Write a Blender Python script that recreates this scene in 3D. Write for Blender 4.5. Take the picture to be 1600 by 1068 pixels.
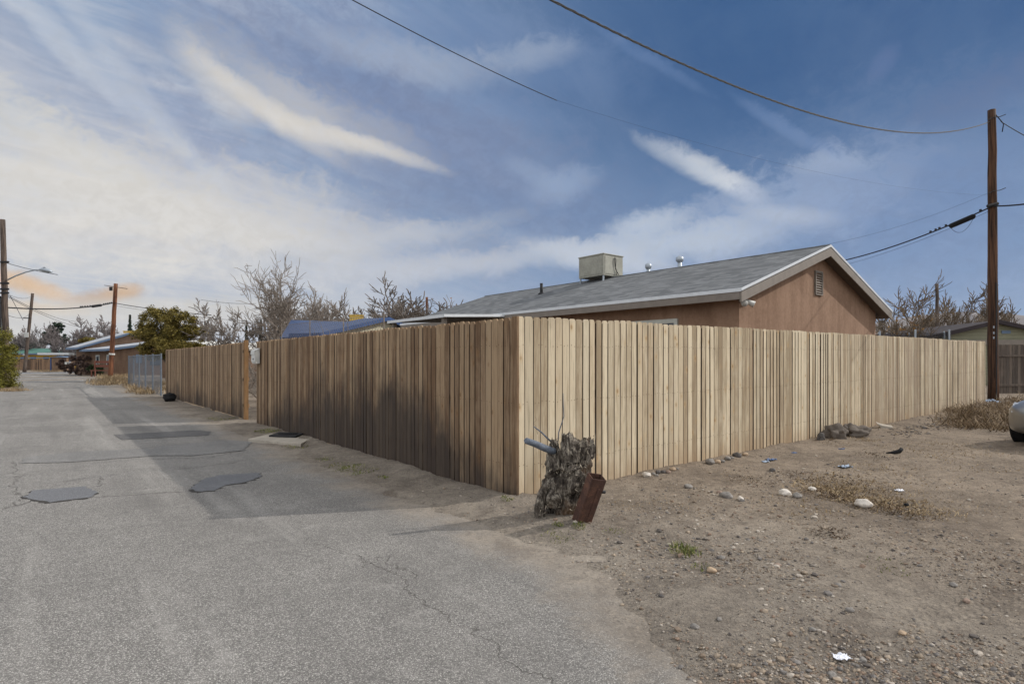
import bpy, math, random
import numpy as np
from mathutils import Vector, noise as mn
R = math.radians
random.seed(7)
sc = bpy.context.scene
for o in list(bpy.data.objects): bpy.data.objects.remove(o)
C = bpy.data.collections.new('scene'); sc.collection.children.link(C)

# ------------------------------------------------------------ camera
CAMZ, F, HOR = 1.375, 902.0, 564.0          # eye height, focal length and horizon row in 1600 px units
cd = bpy.data.cameras.new('camera'); cam = bpy.data.objects.new('camera', cd); C.objects.link(cam)
cam.location = (0, 0, CAMZ); cam.rotation_euler = (R(90), 0, 0)
cd.sensor_width = 36; cd.lens = F / 1600 * 36; cd.shift_y = (HOR - 534) / 1600
cd.clip_start = .05; cd.clip_end = 60000
sc.camera = cam
sc.render.resolution_x, sc.render.resolution_y = 1024, 683
sc.view_settings.view_transform = 'Standard'; sc.view_settings.look = 'None'
sc.view_settings.exposure = 0.0; sc.view_settings.gamma = 1
sc.cycles.max_bounces = 6; sc.cycles.diffuse_bounces = 3; sc.cycles.glossy_bounces = 2
sc.cycles.transparent_max_bounces = 12; sc.cycles.volume_bounces = 0
sc.cycles.use_denoising = True

# ------------------------------------------------------------ sun
SUN_DIR = Vector((.975 * math.cos(R(33.4)), .22 * math.cos(R(33.4)), math.sin(R(33.4)))).normalized()
sl = bpy.data.lights.new('sun', 'SUN'); sun = bpy.data.objects.new('sun', sl); C.objects.link(sun)
sl.energy = 3.0; sl.angle = R(.6); sl.color = (1.0, .95, .88)
sun.rotation_euler = SUN_DIR.to_track_quat('Z', 'Y').to_euler(); sun.location = (20, 0, 20)

# ------------------------------------------------------------ node helper
class NT:
    def __init__(s, tree): s.t = tree; s.N = tree.nodes; s.L = tree.links
    def n(s, typ, ins=None, **pr):
        x = s.N.new(typ)
        for k, v in pr.items(): setattr(x, k, v)
        for k, v in (ins or {}).items(): s.put(x.inputs[k], v)
        return x
    def put(s, sock, v):
        if isinstance(v, bpy.types.NodeSocket): s.L.new(v, sock)
        elif v is not None: sock.default_value = (*v, 1.0) if (sock.type == 'RGBA' and len(v) == 3) else v
    def m(s, op, a, b=None, c=None, clamp=False):
        x = s.N.new('ShaderNodeMath'); x.operation = op; x.use_clamp = clamp
        s.put(x.inputs[0], a); s.put(x.inputs[1], b); s.put(x.inputs[2], c); return x.outputs[0]
    def mix(s, f, a, b, mode='MIX'):
        x = s.N.new('ShaderNodeMix'); x.data_type = 'RGBA'; x.blend_type = mode
        s.put(x.inputs[0], f); s.put(x.inputs[6], c4(a)); s.put(x.inputs[7], c4(b)); return x.outputs[2]
    def noise(s, vec, scale, detail=4, rough=.55, dist=0, out=0):
        x = s.n('ShaderNodeTexNoise', {'Vector': vec, 'Scale': scale, 'Detail': detail, 'Roughness': rough, 'Distortion': dist}); return x.outputs[out]
    def vor(s, vec, scale, feat='F1', out='Distance', rnd=1.0):
        x = s.n('ShaderNodeTexVoronoi', {'Vector': vec, 'Scale': scale, 'Randomness': rnd}, feature=feat); return x.outputs[out]
    def ss(s, v, a, b, lo=0.0, hi=1.0):          # smoothstep
        x = s.n('ShaderNodeMapRange', {'Value': v, 'From Min': a, 'From Max': b, 'To Min': lo, 'To Max': hi}, interpolation_type='SMOOTHSTEP'); return x.outputs[0]
    def ramp(s, f, stops):
        x = s.N.new('ShaderNodeValToRGB'); s.put(x.inputs[0], f); e = x.color_ramp.elements
        while len(e) < len(stops): e.new(.5)
        for q, (p, c) in zip(e, stops): q.position = p; q.color = c4(c)
        return x.outputs[0]
    def vmul(s, vec, v):
        x = s.n('ShaderNodeVectorMath', operation='MULTIPLY'); s.put(x.inputs[0], vec); s.put(x.inputs[1], v); return x.outputs[0]
    def vadd(s, vec, v):
        x = s.n('ShaderNodeVectorMath', operation='ADD'); s.put(x.inputs[0], vec); s.put(x.inputs[1], v); return x.outputs[0]
    def dot(s, vec, v):
        x = s.n('ShaderNodeVectorMath', operation='DOT_PRODUCT'); s.put(x.inputs[0], vec); s.put(x.inputs[1], v); return x.outputs['Value']
    def comb(s, x, y, z):
        q = s.n('ShaderNodeCombineXYZ'); s.put(q.inputs[0], x); s.put(q.inputs[1], y); s.put(q.inputs[2], z); return q.outputs[0]
def c4(c):
    if isinstance(c, (tuple, list)) and len(c) == 3: return (*c, 1.0)
    return c
def srgb(r, g, b):
    f = lambda v: (v / 255 / 12.92 if v / 255 < .04045 else ((v / 255 + .055) / 1.055) ** 2.4)
    return (f(r), f(g), f(b))

# ------------------------------------------------------------ sky
def azel(px, py):
    x = (px - 800) / F; z = (HOR - py) / F
    return math.atan2(x, 1), math.atan2(z, math.hypot(x, 1))
w = bpy.data.worlds.new('World'); sc.world = w; w.use_nodes = True
T = NT(w.node_tree)
for n_ in list(T.N): T.N.remove(n_)
wo = T.n('ShaderNodeOutputWorld'); bg = T.n('ShaderNodeBackground'); T.L.new(bg.outputs[0], wo.inputs[0])
nish = T.n('ShaderNodeTexSky', sky_type='NISHITA', sun_disc=False, sun_elevation=R(33.4), sun_rotation=math.atan2(.975, .22), altitude=1500, dust_density=.6)
D = T.n('ShaderNodeTexCoord').outputs['Generated']
xyz = T.n('ShaderNodeSeparateXYZ'); T.L.new(D, xyz.inputs[0]); DX, DY, DZ = xyz.outputs
AZ = T.m('ARCTAN2', DX, DY); EL = T.m('ARCSINE', T.m('MAXIMUM', T.m('MINIMUM', DZ, .9999), -.9999))
zc = T.m('MAXIMUM', DZ, .0)
zc = T.m('ADD', zc, .10)
PLN = T.comb(T.m('DIVIDE', DX, zc), T.m('DIVIDE', DY, zc), 0.0)        # position on a flat cloud deck
ca, sa = .585, .811                                                      # the wind direction of the streaks
pa = T.dot(PLN, (ca, sa, 0)); pb = T.dot(PLN, (-sa, ca, 0))
wob = T.noise(PLN, .9, 3)
STR = T.comb(T.m('MULTIPLY', pa, .30), T.m('ADD', pb, T.m('MULTIPLY', wob, .45)), 0.0)
# clear sky: deepest high up to the right, paler to the left and to the horizon
AE = T.comb(AZ, T.m('MULTIPLY', EL, 1.35), 0.0)
N1 = T.noise(AE, 3.2, 8, .58, .5)                      # cloud masses
N2 = T.noise(T.vadd(AE, (4.7, 1.3, 2)), 11, 8, .62, .7)    # billows
N3 = T.noise(T.vadd(AE, (1.7, 8.3, 5)), 38, 7, .68, .5)    # tufts
n1 = T.noise(PLN, .55, 5, .6)
lr = T.ss(T.m('ADD', AZ, T.m('MULTIPLY', T.m('SUBTRACT', N1, .5), .55)), -.70, .40)
blue_hi = T.mix(lr, srgb(124, 154, 192), srgb(28, 78, 130))
blue_lo = T.mix(lr, srgb(184, 198, 216), srgb(104, 142, 186))
hgt = T.ss(EL, .02, .46)
clear = T.mix(hgt, blue_lo, blue_hi)
nsc = T.vmul(nish.outputs[0], (.08, .08, .08))
clear = T.mix(.10, clear, nsc)
left = T.ss(T.m('ADD', AZ, T.m('MULTIPLY', T.m('SUBTRACT', N2, .5), .35)), .30, -.60)
# fibrous high cirrus drawn out by the wind
s1 = T.noise(STR, 2.2, 8, .60, .15)
s2 = T.noise(T.vadd(T.vmul(STR, (.55, 1, 1)), (7.3, 2.1, 0)), 6.5, 6, .58, .15)
fib = T.m('ADD', T.m('MULTIPLY', T.ss(s1, .38, .66), .55), T.m('MULTIPLY', T.ss(s2, .38, .70), .42))
fib = T.m('MULTIPLY', fib, T.m('ADD', T.m('MULTIPLY', N2, .8), .5))
cirr = T.m('MULTIPLY', fib, T.m('ADD', T.m('MULTIPLY', left, .95), .07), clamp=True)
veil = T.m('MULTIPLY', T.ss(T.m('ADD', N1, T.m('MULTIPLY', N2, .35)), .55, .82), T.m('ADD', T.m('MULTIPLY', left, .45), .12))
col = T.mix(veil, clear, T.mix(left, srgb(106, 136, 172), srgb(160, 170, 190)))
col = T.mix(cirr, col, T.mix(left, srgb(160, 176, 200), srgb(222, 220, 218)))
# billowing low band
bil = T.m('ADD', T.m('MULTIPLY', N1, .50), T.m('ADD', T.m('MULTIPLY', N2, .42), T.m('MULTIPLY', N3, .08)))
low = T.m('MULTIPLY', T.ss(EL, .36, .05), T.ss(bil, .38, .64))
low = T.m('MULTIPLY', low, T.m('ADD', T.m('MULTIPLY', left, .45), .45))
lit = T.ss(T.m('ADD', T.m('MULTIPLY', N1, .4), T.m('ADD', T.m('MULTIPLY', N2, .45), T.m('MULTIPLY', N3, .15))), .36, .64)
col = T.mix(low, col, T.mix(lit, T.mix(left, srgb(146, 162, 192), srgb(190, 194, 204)), T.mix(left, srgb(198, 206, 218), srgb(232, 228, 220))))
WARPX = T.m('MULTIPLY', T.m('SUBTRACT', N2, .5), 1.0); WARPF = T.m('SUBTRACT', N3, .5)
# separate clouds: (px, py, half length, half width, tilt degrees, cover, colour, raggedness)
def blob(px, py, ln, wd, ang, k, c, rag=.5, shade=None):
    global col
    a0, e0 = azel(px, py); a1, e1 = azel(px + ln * math.cos(R(ang)), py - ln * math.sin(R(ang)))
    L = math.hypot(a1 - a0, e1 - e0); th = math.atan2(e1 - e0, a1 - a0); Wd = wd / F * .9
    da = T.m('SUBTRACT', AZ, a0); de = T.m('SUBTRACT', EL, e0)
    u = T.m('DIVIDE', T.m('ADD', T.m('MULTIPLY', da, math.cos(th)), T.m('MULTIPLY', de, math.sin(th))), L)
    v = T.m('DIVIDE', T.m('SUBTRACT', T.m('MULTIPLY', de, math.cos(th)), T.m('MULTIPLY', da, math.sin(th))), Wd)
    v = T.m('ADD', v, T.m('ADD', T.m('MULTIPLY', WARPX, 3.2 * rag), T.m('MULTIPLY', WARPF, 1.6 * rag)))
    r = T.m('ADD', T.m('MULTIPLY', u, u), T.m('MULTIPLY', v, v))
    g = T.ss(T.m('ADD', r, T.m('MULTIPLY', WARPF, 2.6)), 2.6, -.9)
    g = T.m('MULTIPLY', g, k, clamp=True)
    cc = T.mix(T.ss(N3, .34, .66), tuple(x * .90 for x in c), tuple(min(1, x * 1.03) for x in c))
    col = T.mix(g, col, cc)
WARM = srgb(228, 222, 212); WH = srgb(208, 214, 222); GREY = srgb(122, 140, 176)
blob(1400, 330, 420, 130, 8, .55, srgb(118, 140, 176), .4)
blob(760, 300, 340, 120, -22, .60, srgb(104, 128, 168), .5)
blob(560, 150, 330, 90, -26, .62, srgb(128, 140, 172), .6)
blob(300, 210, 120, 40, -35, .45, srgb(140, 150, 180), .8)
blob(240, 380, 260, 12, -4, .45, srgb(150, 166, 196), .9)
blob(430, 300, 360, 80, -22, .45, srgb(148, 160, 188), .6)
blob(700, 60, 260, 50, -12, .35, srgb(128, 152, 192), .8)
blob(640, 95, 130, 24, -8, .32, WH, .7)
blob(830, 85, 60, 18, 10, .30, WH, .7)
blob(330, 120, 80, 24, -50, .55, WARM, .4)
blob(415, 170, 110, 15, -35, .78, WARM, .5)
blob(440, 150, 130, 30, -33, .35, WARM, .6)
blob(505, 207, 90, 13, -19, .80, WARM, .5)
blob(530, 190, 130, 30, -22, .30, WARM, .6)
blob(600, 234, 80, 10, -20, .68, WARM, .5)
blob(210, 290, 330, 60, -12, .75, srgb(224, 220, 214), .8)
blob(100, 350, 330, 44, -6, .75, srgb(236, 230, 220), .8)
blob(70, 200, 220, 26, -30, .60, srgb(228, 224, 214), .8)
blob(230, 160, 200, 14, -48, .45, WH, .7)
blob(110, 80, 200, 14, -42, .55, WH, .7)
blob(260, 330, 260, 30, -12, .55, srgb(234, 228, 216), .7)
blob(420, 350, 260, 26, -4, .50, srgb(216, 214, 212), .8)
blob(640, 420, 230, 22, 6, .70, srgb(216, 216, 218), .7)
blob(560, 385, 200, 18, 10, .5, srgb(206, 208, 212), .8)
blob(1055, 248, 60, 12, -28, .6, WH, .45)
blob(1110, 268, 60, 15, -32, .85, WH, .4)
blob(1155, 292, 42, 15, -28, 1.0, srgb(214, 218, 224), .35)
blob(1180, 350, 210, 52, 16, .75, srgb(160, 176, 204), .8)
blob(1270, 300, 170, 40, 18, .50, srgb(152, 170, 200), .9)
blob(1300, 255, 60, 14, 4, .5, srgb(178, 190, 210), .7)
blob(1010, 350, 60, 18, 14, .9, srgb(196, 206, 220), .6)
blob(1020, 385, 190, 24, 8, .95, srgb(194, 204, 218), .7)
blob(930, 400, 120, 18, -10, .75, srgb(204, 210, 220), .6)
blob(1230, 335, 70, 12, -4, .7, srgb(196, 204, 216), .6)
blob(1420, 320, 240, 70, 12, .42, srgb(112, 138, 182), .8)
blob(1480, 430, 280, 50, 6, .45, srgb(122, 146, 186), .8)
blob(880, 290, 50, 24, 20, .60, srgb(160, 178, 206), .7)
blob(830, 268, 40, 16, -20, .45, srgb(160, 178, 206), .7)
blob(790, 170, 100, 18, -12, .35, srgb(120, 146, 186), .8)
blob(1380, 98, 30, 12, 55, .45, srgb(104, 124, 168), .6)
blob(1540, 140, 130, 26, 22, .35, srgb(92, 106, 146), .7)
blob(1230, 200, 80, 9, -30, .50, srgb(120, 146, 188), .6)
blob(1010, 90, 90, 8, -30, .40, srgb(110, 138, 182), .7)
blob(48, 446, 66, 11, -18, 1.0, srgb(238, 194, 136), .5)
blob(30, 478, 100, 8, -4, .8, srgb(242, 208, 158), .6)
blob(165, 464, 50, 10, 8, 1.0, srgb(204, 168, 130), .4)
blob(192, 455, 26, 9, 10, 1.0, srgb(220, 180, 130), .4)
blob(130, 500, 330, 24, 2, .75, srgb(238, 228, 208), .6)
# unseen sky overhead and behind, brightened like thin overcast to add ambient fill
back = T.m('MAXIMUM', T.ss(DY, .35, -.25), T.ss(EL, .62, 1.0))
n2 = T.noise(D, 2.2, 4)
col = T.mix(back, col, T.mix(n2, (.92, .96, 1.04), (1.15, 1.14, 1.10)))
T.put(bg.inputs[0], col); bg.inputs[1].default_value = 1.0

# ------------------------------------------------------------ mesh helpers
class MB:
    def __init__(s): s.v = []; s.f = []; s.c = []; s.n = 0
    def add(s, vs, fs, col=(0.5, 0.5, 0.5)):
        vs = np.asarray(vs, dtype=float).reshape(-1, 3); k = len(vs)
        s.v.append(vs); s.f.extend([tuple(i + s.n for i in f) for f in fs])
        col = np.asarray(col, dtype=float)
        s.c.append(np.tile(col, (k, 1)) if col.ndim == 1 else col); s.n += k
        return s
    def box(s, c, size, rz=0.0, col=(.5, .5, .5), ax=None):
        hx, hy, hz = size[0] / 2, size[1] / 2, size[2] / 2
        vs = np.array([(x * hx, y * hy, z * hz) for z in (-1, 1) for y in (-1, 1) for x in (-1, 1)])
        if ax is not None: vs = vs @ np.array(ax, dtype=float)
        elif rz:
            a, b = math.cos(rz), math.sin(rz)
            vs = np.stack([vs[:, 0] * a - vs[:, 1] * b, vs[:, 0] * b + vs[:, 1] * a, vs[:, 2]], 1)
        vs = vs + np.array(c, dtype=float)
        return s.add(vs, [(0, 2, 3, 1), (4, 5, 7, 6), (0, 1, 5, 4), (2, 6, 7, 3), (0, 4, 6, 2), (1, 3, 7, 5)], col)
    def tube(s, pts, rad, seg=8, col=(.5, .5, .5), cap=True):
        P_ = [np.array(p, dtype=float) for p in pts]; n = len(P_)
        rad = [rad] * n if np.isscalar(rad) else list(rad)
        vs = []; u = None
        for i, p in enumerate(P_):
            d = P_[min(i + 1, n - 1)] - P_[max(i - 1, 0)]; d = d / (np.linalg.norm(d) + 1e-9)
            if u is None: u = np.cross(d, (0.31, 0.2, .93) if abs(d[2]) < .9 else (1, 0, 0))
            u = u - d * np.dot(u, d); u /= (np.linalg.norm(u) + 1e-9); v = np.cross(d, u)
            for k in range(seg):
                a = 2 * math.pi * k / seg
                vs.append(p + rad[i] * (math.cos(a) * u + math.sin(a) * v))
        fs = []
        for i in range(n - 1):
            for k in range(seg):
                a, b = i * seg + k, i * seg + (k + 1) % seg
                fs.append((a, b, b + seg, a + seg))
        if cap: fs.append(tuple(range(seg))[::-1]); fs.append(tuple((n - 1) * seg + k for k in range(seg)))
        return s.add(vs, fs, col)
    def prism(s, loop, d, col=(.5, .5, .5)):         # closed loop of 3-D points extruded by the vector d
        lo = np.array(loop, dtype=float); n = len(lo); vs = np.vstack([lo, lo + np.array(d, dtype=float)])
        fs = [tuple(range(n))[::-1], tuple(range(n, 2 * n))] + [(i, (i + 1) % n, (i + 1) % n + n, i + n) for i in range(n)]
        return s.add(vs, fs, col)
    def build(s, name, mat, parent=None, smooth=False, bevel=0, loc=None):
        me = bpy.data.meshes.new(name)
        V = np.vstack(s.v) if s.v else np.zeros((0, 3))
        if loc is not None: V = V - np.array(loc)
        me.from_pydata(V.tolist(), [], s.f)
        if s.c:
            at = me.color_attributes.new('col', 'FLOAT_COLOR', 'POINT')
            cc = np.hstack([np.vstack(s.c), np.ones((len(V), 1))]).astype(np.float32).ravel(); at.data.foreach_set('color', cc)
        if smooth: me.polygons.foreach_set('use_smooth', [True] * len(me.polygons))
        me.materials.append(mat); me.update()
        o = bpy.data.objects.new(name, me); C.objects.link(o)
        if bevel:
            b = o.modifiers.new('bevel', 'BEVEL'); b.width = bevel; b.segments = 2; b.limit_method = 'ANGLE'; b.angle_limit = R(40)
        if parent is not None: o.parent = parent
        elif loc is not None: o.location = loc
        return o
def tag(o, label=None, cat=None, group=None, kind=None):
    if label: o['label'] = label
    if cat: o['category'] = cat
    if group: o['group'] = group
    if kind: o['kind'] = kind
    return o
def thing(name, label, cat, loc=(0, 0, 0), group=None, rz=0.0):
    o = bpy.data.objects.new(name, None); C.objects.link(o); o.empty_display_size = .2
    o.location = loc; o.rotation_euler = (0, 0, rz)
    return tag(o, label, cat, group)
def dup(root, loc, rz=0.0, label=None, scale=1.0):
    r = root.copy(); C.objects.link(r); r.location = loc; r.rotation_euler = (0, 0, rz)
    r.scale = (scale,) * 3 if np.isscalar(scale) else scale
    if label: r['label'] = label
    for ch in list(root.children):
        c = ch.copy(); C.objects.link(c); c.parent = r
        for g in list(ch.children):
            d = g.copy(); C.objects.link(d); d.parent = c
    return r
def P(px, py, Y): return np.array(((px - 800) / F * Y, Y, CAMZ + (HOR - py) / F * Y))
def G(px, py, z=0.0):
    Y = (CAMZ - z) * F / (py - HOR); return np.array(((px - 800) / F * Y, Y, z))
def X_at(px, Y): return (px - 800) / F * Y

# the two fence lines meet at K; ST runs up the street, SD along the side yard
K = np.array((.05, 5.66)); ST = np.array((-.6274, .7787)); SD = np.array((.7787, .6274))
def off_t(x, y):
    dx, dy = x - K[0], y - K[1]
    return -(dx * SD[0] + dy * SD[1]), dx * ST[0] + dy * ST[1]
def pt(t, off, z=0.0):            # along the street fence line, off = distance towards the road
    q = K + ST * t - SD * off; return np.array((q[0], q[1], z))

# ------------------------------------------------------------ materials
def mat(name):
    m = bpy.data.materials.new(name); m.use_nodes = True; t = NT(m.node_tree)
    b = t.N.get('Principled BSDF'); b.inputs['Roughness'].default_value = .85
    b.inputs['Specular IOR Level'].default_value = .25
    return m, t, b
def bump(t, b, h, strength=.5, dist=.01):
    x = t.n('ShaderNodeBump', {'Height': h, 'Strength': strength, 'Distance': dist}); t.L.new(x.outputs[0], b.inputs['Normal'])
def POS(t): return t.n('ShaderNodeNewGeometry').outputs['Position']
def OBJ(t): return t.n('ShaderNodeTexCoord').outputs['Object']
def simple(name, c, rough=.7, metal=0.0, var=.12, scale=6.0, bmp=0.0, obj=True, spec=.25):
    m, t, b = mat(name); v = OBJ(t)
    n = t.noise(v, scale, 6, .6); n2 = t.noise(v, scale * 7, 3, .6)
    f = t.m('ADD', t.m('MULTIPLY', n, .65), t.m('MULTIPLY', n2, .35))
    lo = tuple(x * (1 - var * 1.6) for x in c); hi = tuple(min(1, x * (1 + var * 1.6)) for x in c)
    t.put(b.inputs['Base Color'], t.mix(t.ss(f, .3, .7), lo, hi))
    b.inputs['Roughness'].default_value = rough; b.inputs['Metallic'].default_value = metal; b.inputs['Specular IOR Level'].default_value = spec
    if bmp: bump(t, b, f, bmp, .01)
    return m
def wood_mat(name, dark, light, knot=.35, stain=None, rough=.85):
    m, t, b = mat(name); p = POS(t)
    a = t.n('ShaderNodeAttribute', attribute_name='col')
    s = t.n('ShaderNodeSeparateColor'); t.L.new(a.outputs['Color'], s.inputs[0]); r, g, bl = s.outputs
    q = t.vadd(t.vmul(p, (1, 1, .055)), t.comb(t.m('MULTIPLY', r, 37.0), t.m('MULTIPLY', g, 53.0), t.m('MULTIPLY', bl, 5.0)))
    g1 = t.noise(q, 42, 5, .6, .4); g2 = t.noise(q, 130, 3, .6)
    q2 = t.vadd(t.vmul(p, (1, 1, .35)), t.comb(t.m('MULTIPLY', g, 91.0), 0.0, t.m('MULTIPLY', r, 29.0)))
    blot = t.noise(q2, 5.5, 4, .6)
    f = t.m('ADD', t.m('MULTIPLY', g1, .5), t.m('MULTIPLY', g2, .22))
    f = t.m('ADD', f, t.m('MULTIPLY', blot, .28))
    f = t.m('ADD', f, t.m('MULTIPLY', t.m('SUBTRACT', r, .5), .30))
    c = t.mix(t.ss(f, .33, .68), dark, light)
    # knots
    q3 = t.vadd(t.vmul(p, (1, 1, .6)), t.comb(t.m('MULTIPLY', g, 31.0), t.m('MULTIPLY', r, 17.0), t.m('MULTIPLY', bl, 11.0)))
    kd = t.vor(q3, 6.4); kn = t.ss(kd, .13, .05)
    warm = tuple(x * y for x, y in zip(dark, (.55, .42, .32)))
    c = t.mix(t.m('MULTIPLY', kn, knot), c, warm)
    halo = t.m('MULTIPLY', t.ss(kd, .30, .08), knot * .45)
    c = t.mix(halo, c, tuple(x * y for x, y in zip(light, (.85, .66, .45))))
    pn = t.noise(t.vmul(p, (1, 1, .5)), 1.5, 5, .65); c = t.mix(t.ss(pn, .50, .68, 0, .45), c, tuple(x * y for x, y in zip(dark, (.92, .93, .97)))); c = t.mix(t.ss(pn, .46, .32, 0, .40), c, tuple(min(1, x * y) for x, y in zip(light, (1.05, 1.07, 1.12))))
    rs = t.noise(t.vadd(t.vmul(p, (1, 1, .03)), t.comb(r, g, 0.0)), 60, 3, .6); c = t.mix(t.ss(rs, .58, .70, 0, .45), c, tuple(x * .62 for x in dark))
    # per board hue
    c = t.mix(t.ss(g, .80, 1.0, 0, .28), c, tuple(x * y for x, y in zip(light, (.62, .52, .44))))
    c = t.mix(t.ss(bl, .80, 1.0, 0, .40), c, tuple(x * y for x, y in zip(light, (1.0, 1.06, 1.12))))
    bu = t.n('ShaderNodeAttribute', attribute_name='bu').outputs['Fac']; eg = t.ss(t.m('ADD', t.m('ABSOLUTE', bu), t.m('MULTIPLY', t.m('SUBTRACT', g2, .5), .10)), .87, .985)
    c = t.mix(t.m('MULTIPLY', eg, .55), c, tuple(x * .30 for x in dark))  # dark rim painted down both board edges for the shade between boards
    if stain: c = stain(t, p, c)
    t.put(b.inputs['Base Color'], c); b.inputs['Roughness'].default_value = rough
    bump(t, b, t.m('ADD', g1, t.m('MULTIPLY', g2, .5)), .35, .003)
    return m
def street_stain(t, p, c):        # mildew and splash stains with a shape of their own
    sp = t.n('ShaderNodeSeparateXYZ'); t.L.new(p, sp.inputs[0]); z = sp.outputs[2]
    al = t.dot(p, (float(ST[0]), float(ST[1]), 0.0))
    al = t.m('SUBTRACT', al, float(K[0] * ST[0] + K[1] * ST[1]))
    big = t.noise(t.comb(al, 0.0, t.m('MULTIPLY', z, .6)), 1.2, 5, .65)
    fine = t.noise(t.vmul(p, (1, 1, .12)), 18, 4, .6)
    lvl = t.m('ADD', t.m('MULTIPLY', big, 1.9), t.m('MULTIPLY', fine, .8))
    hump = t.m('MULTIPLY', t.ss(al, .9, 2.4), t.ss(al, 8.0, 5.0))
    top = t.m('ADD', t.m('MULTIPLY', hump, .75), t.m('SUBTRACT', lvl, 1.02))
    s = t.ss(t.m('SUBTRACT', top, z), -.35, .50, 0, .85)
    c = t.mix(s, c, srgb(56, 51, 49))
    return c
def side_stain(t, p, c):          # mud splash along the foot of the boards
    sp = t.n('ShaderNodeSeparateXYZ'); t.L.new(p, sp.inputs[0]); z = sp.outputs[2]
    fine = t.noise(t.vmul(p, (1, 1, .25)), 6, 5, .65)
    s = t.ss(t.m('SUBTRACT', t.m('MULTIPLY', fine, .75), z), -.05, .35, 0, .40)
    c = t.mix(s, c, srgb(158, 128, 98))
    big = t.noise(t.vmul(p, (1, 1, .45)), 1.1, 5, .65)
    al = t.dot(p, (float(SD[0]), float(SD[1]), 0.0))
    far = t.ss(al, 10.0, 15.0)
    c = t.mix(t.m('MULTIPLY', t.ss(big, .42, .62), t.m('MULTIPLY', far, .55)), c, srgb(158, 140, 122))
    return c
M = {}
M['wood_side'] = wood_mat('pale pine boards', srgb(154, 136, 111), srgb(212, 197, 170), .8, side_stain)
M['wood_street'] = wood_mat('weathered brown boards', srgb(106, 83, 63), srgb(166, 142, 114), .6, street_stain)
M['wood_gap_shade'] = wood_mat('board edges with painted gap shade', srgb(60, 50, 42), srgb(92, 78, 64), .2)  # darker wood colour on board sides, painting the shade in the gaps
M['wood_post'] = wood_mat('orange brown post', srgb(108, 82, 56), srgb(150, 116, 80), .5)
M['wood_rail'] = wood_mat('rail wood', srgb(120, 92, 68), srgb(172, 140, 108), .3)
M['wood_old'] = wood_mat('old grey boards', srgb(70, 62, 56), srgb(112, 100, 90), .3)
M['wood_far'] = wood_mat('brown far boards', srgb(84, 70, 60), srgb(150, 122, 98), .3)
M['nail'] = simple('rusty nail heads', srgb(96, 66, 48), .6, .3)
def pole_mat(name, a, b_):
    m, t, b = mat(name); p = OBJ(t)
    g = t.noise(t.vmul(p, (1, 1, .04)), 22, 5, .65, .3); g2 = t.noise(t.vmul(p, (1, 1, .12)), 4, 4, .6)
    f = t.m('ADD', t.m('MULTIPLY', g, .7), t.m('MULTIPLY', g2, .3))
    t.put(b.inputs['Base Color'], t.mix(t.ss(f, .38, .62), a, b_)); bump(t, b, g, .5, .01); return m
M['pole_dark'] = pole_mat('dark brown pole', srgb(46, 33, 26), srgb(100, 72, 54))
M['pole_grey'] = pole_mat('grey brown pole', srgb(62, 54, 50), srgb(112, 98, 88))
M['pole_orange'] = pole_mat('orange brown pole', srgb(70, 46, 36), srgb(138, 92, 66))
M['wire'] = simple('black cable', srgb(34, 34, 38), .6)
M['cable_twist'] = simple('weathered twisted cable', srgb(74, 70, 66), .7)
M['galv'] = simple('galvanised steel', srgb(168, 176, 184), .45, .55, .08, 12)
M['galv_old'] = simple('dull old galvanised wire', srgb(112, 120, 130), .6, .3, .1, 12)
M['white'] = simple('white painted metal', srgb(206, 206, 202), .45, 0, .05)
M['dark'] = simple('dark metal', srgb(48, 48, 50), .6, .2)
M['rubber'] = simple('black rubber', srgb(26, 26, 28), .8)
M['concrete'] = simple('old concrete', srgb(170, 162, 150), .9, 0, .12, 5, .5)

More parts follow.
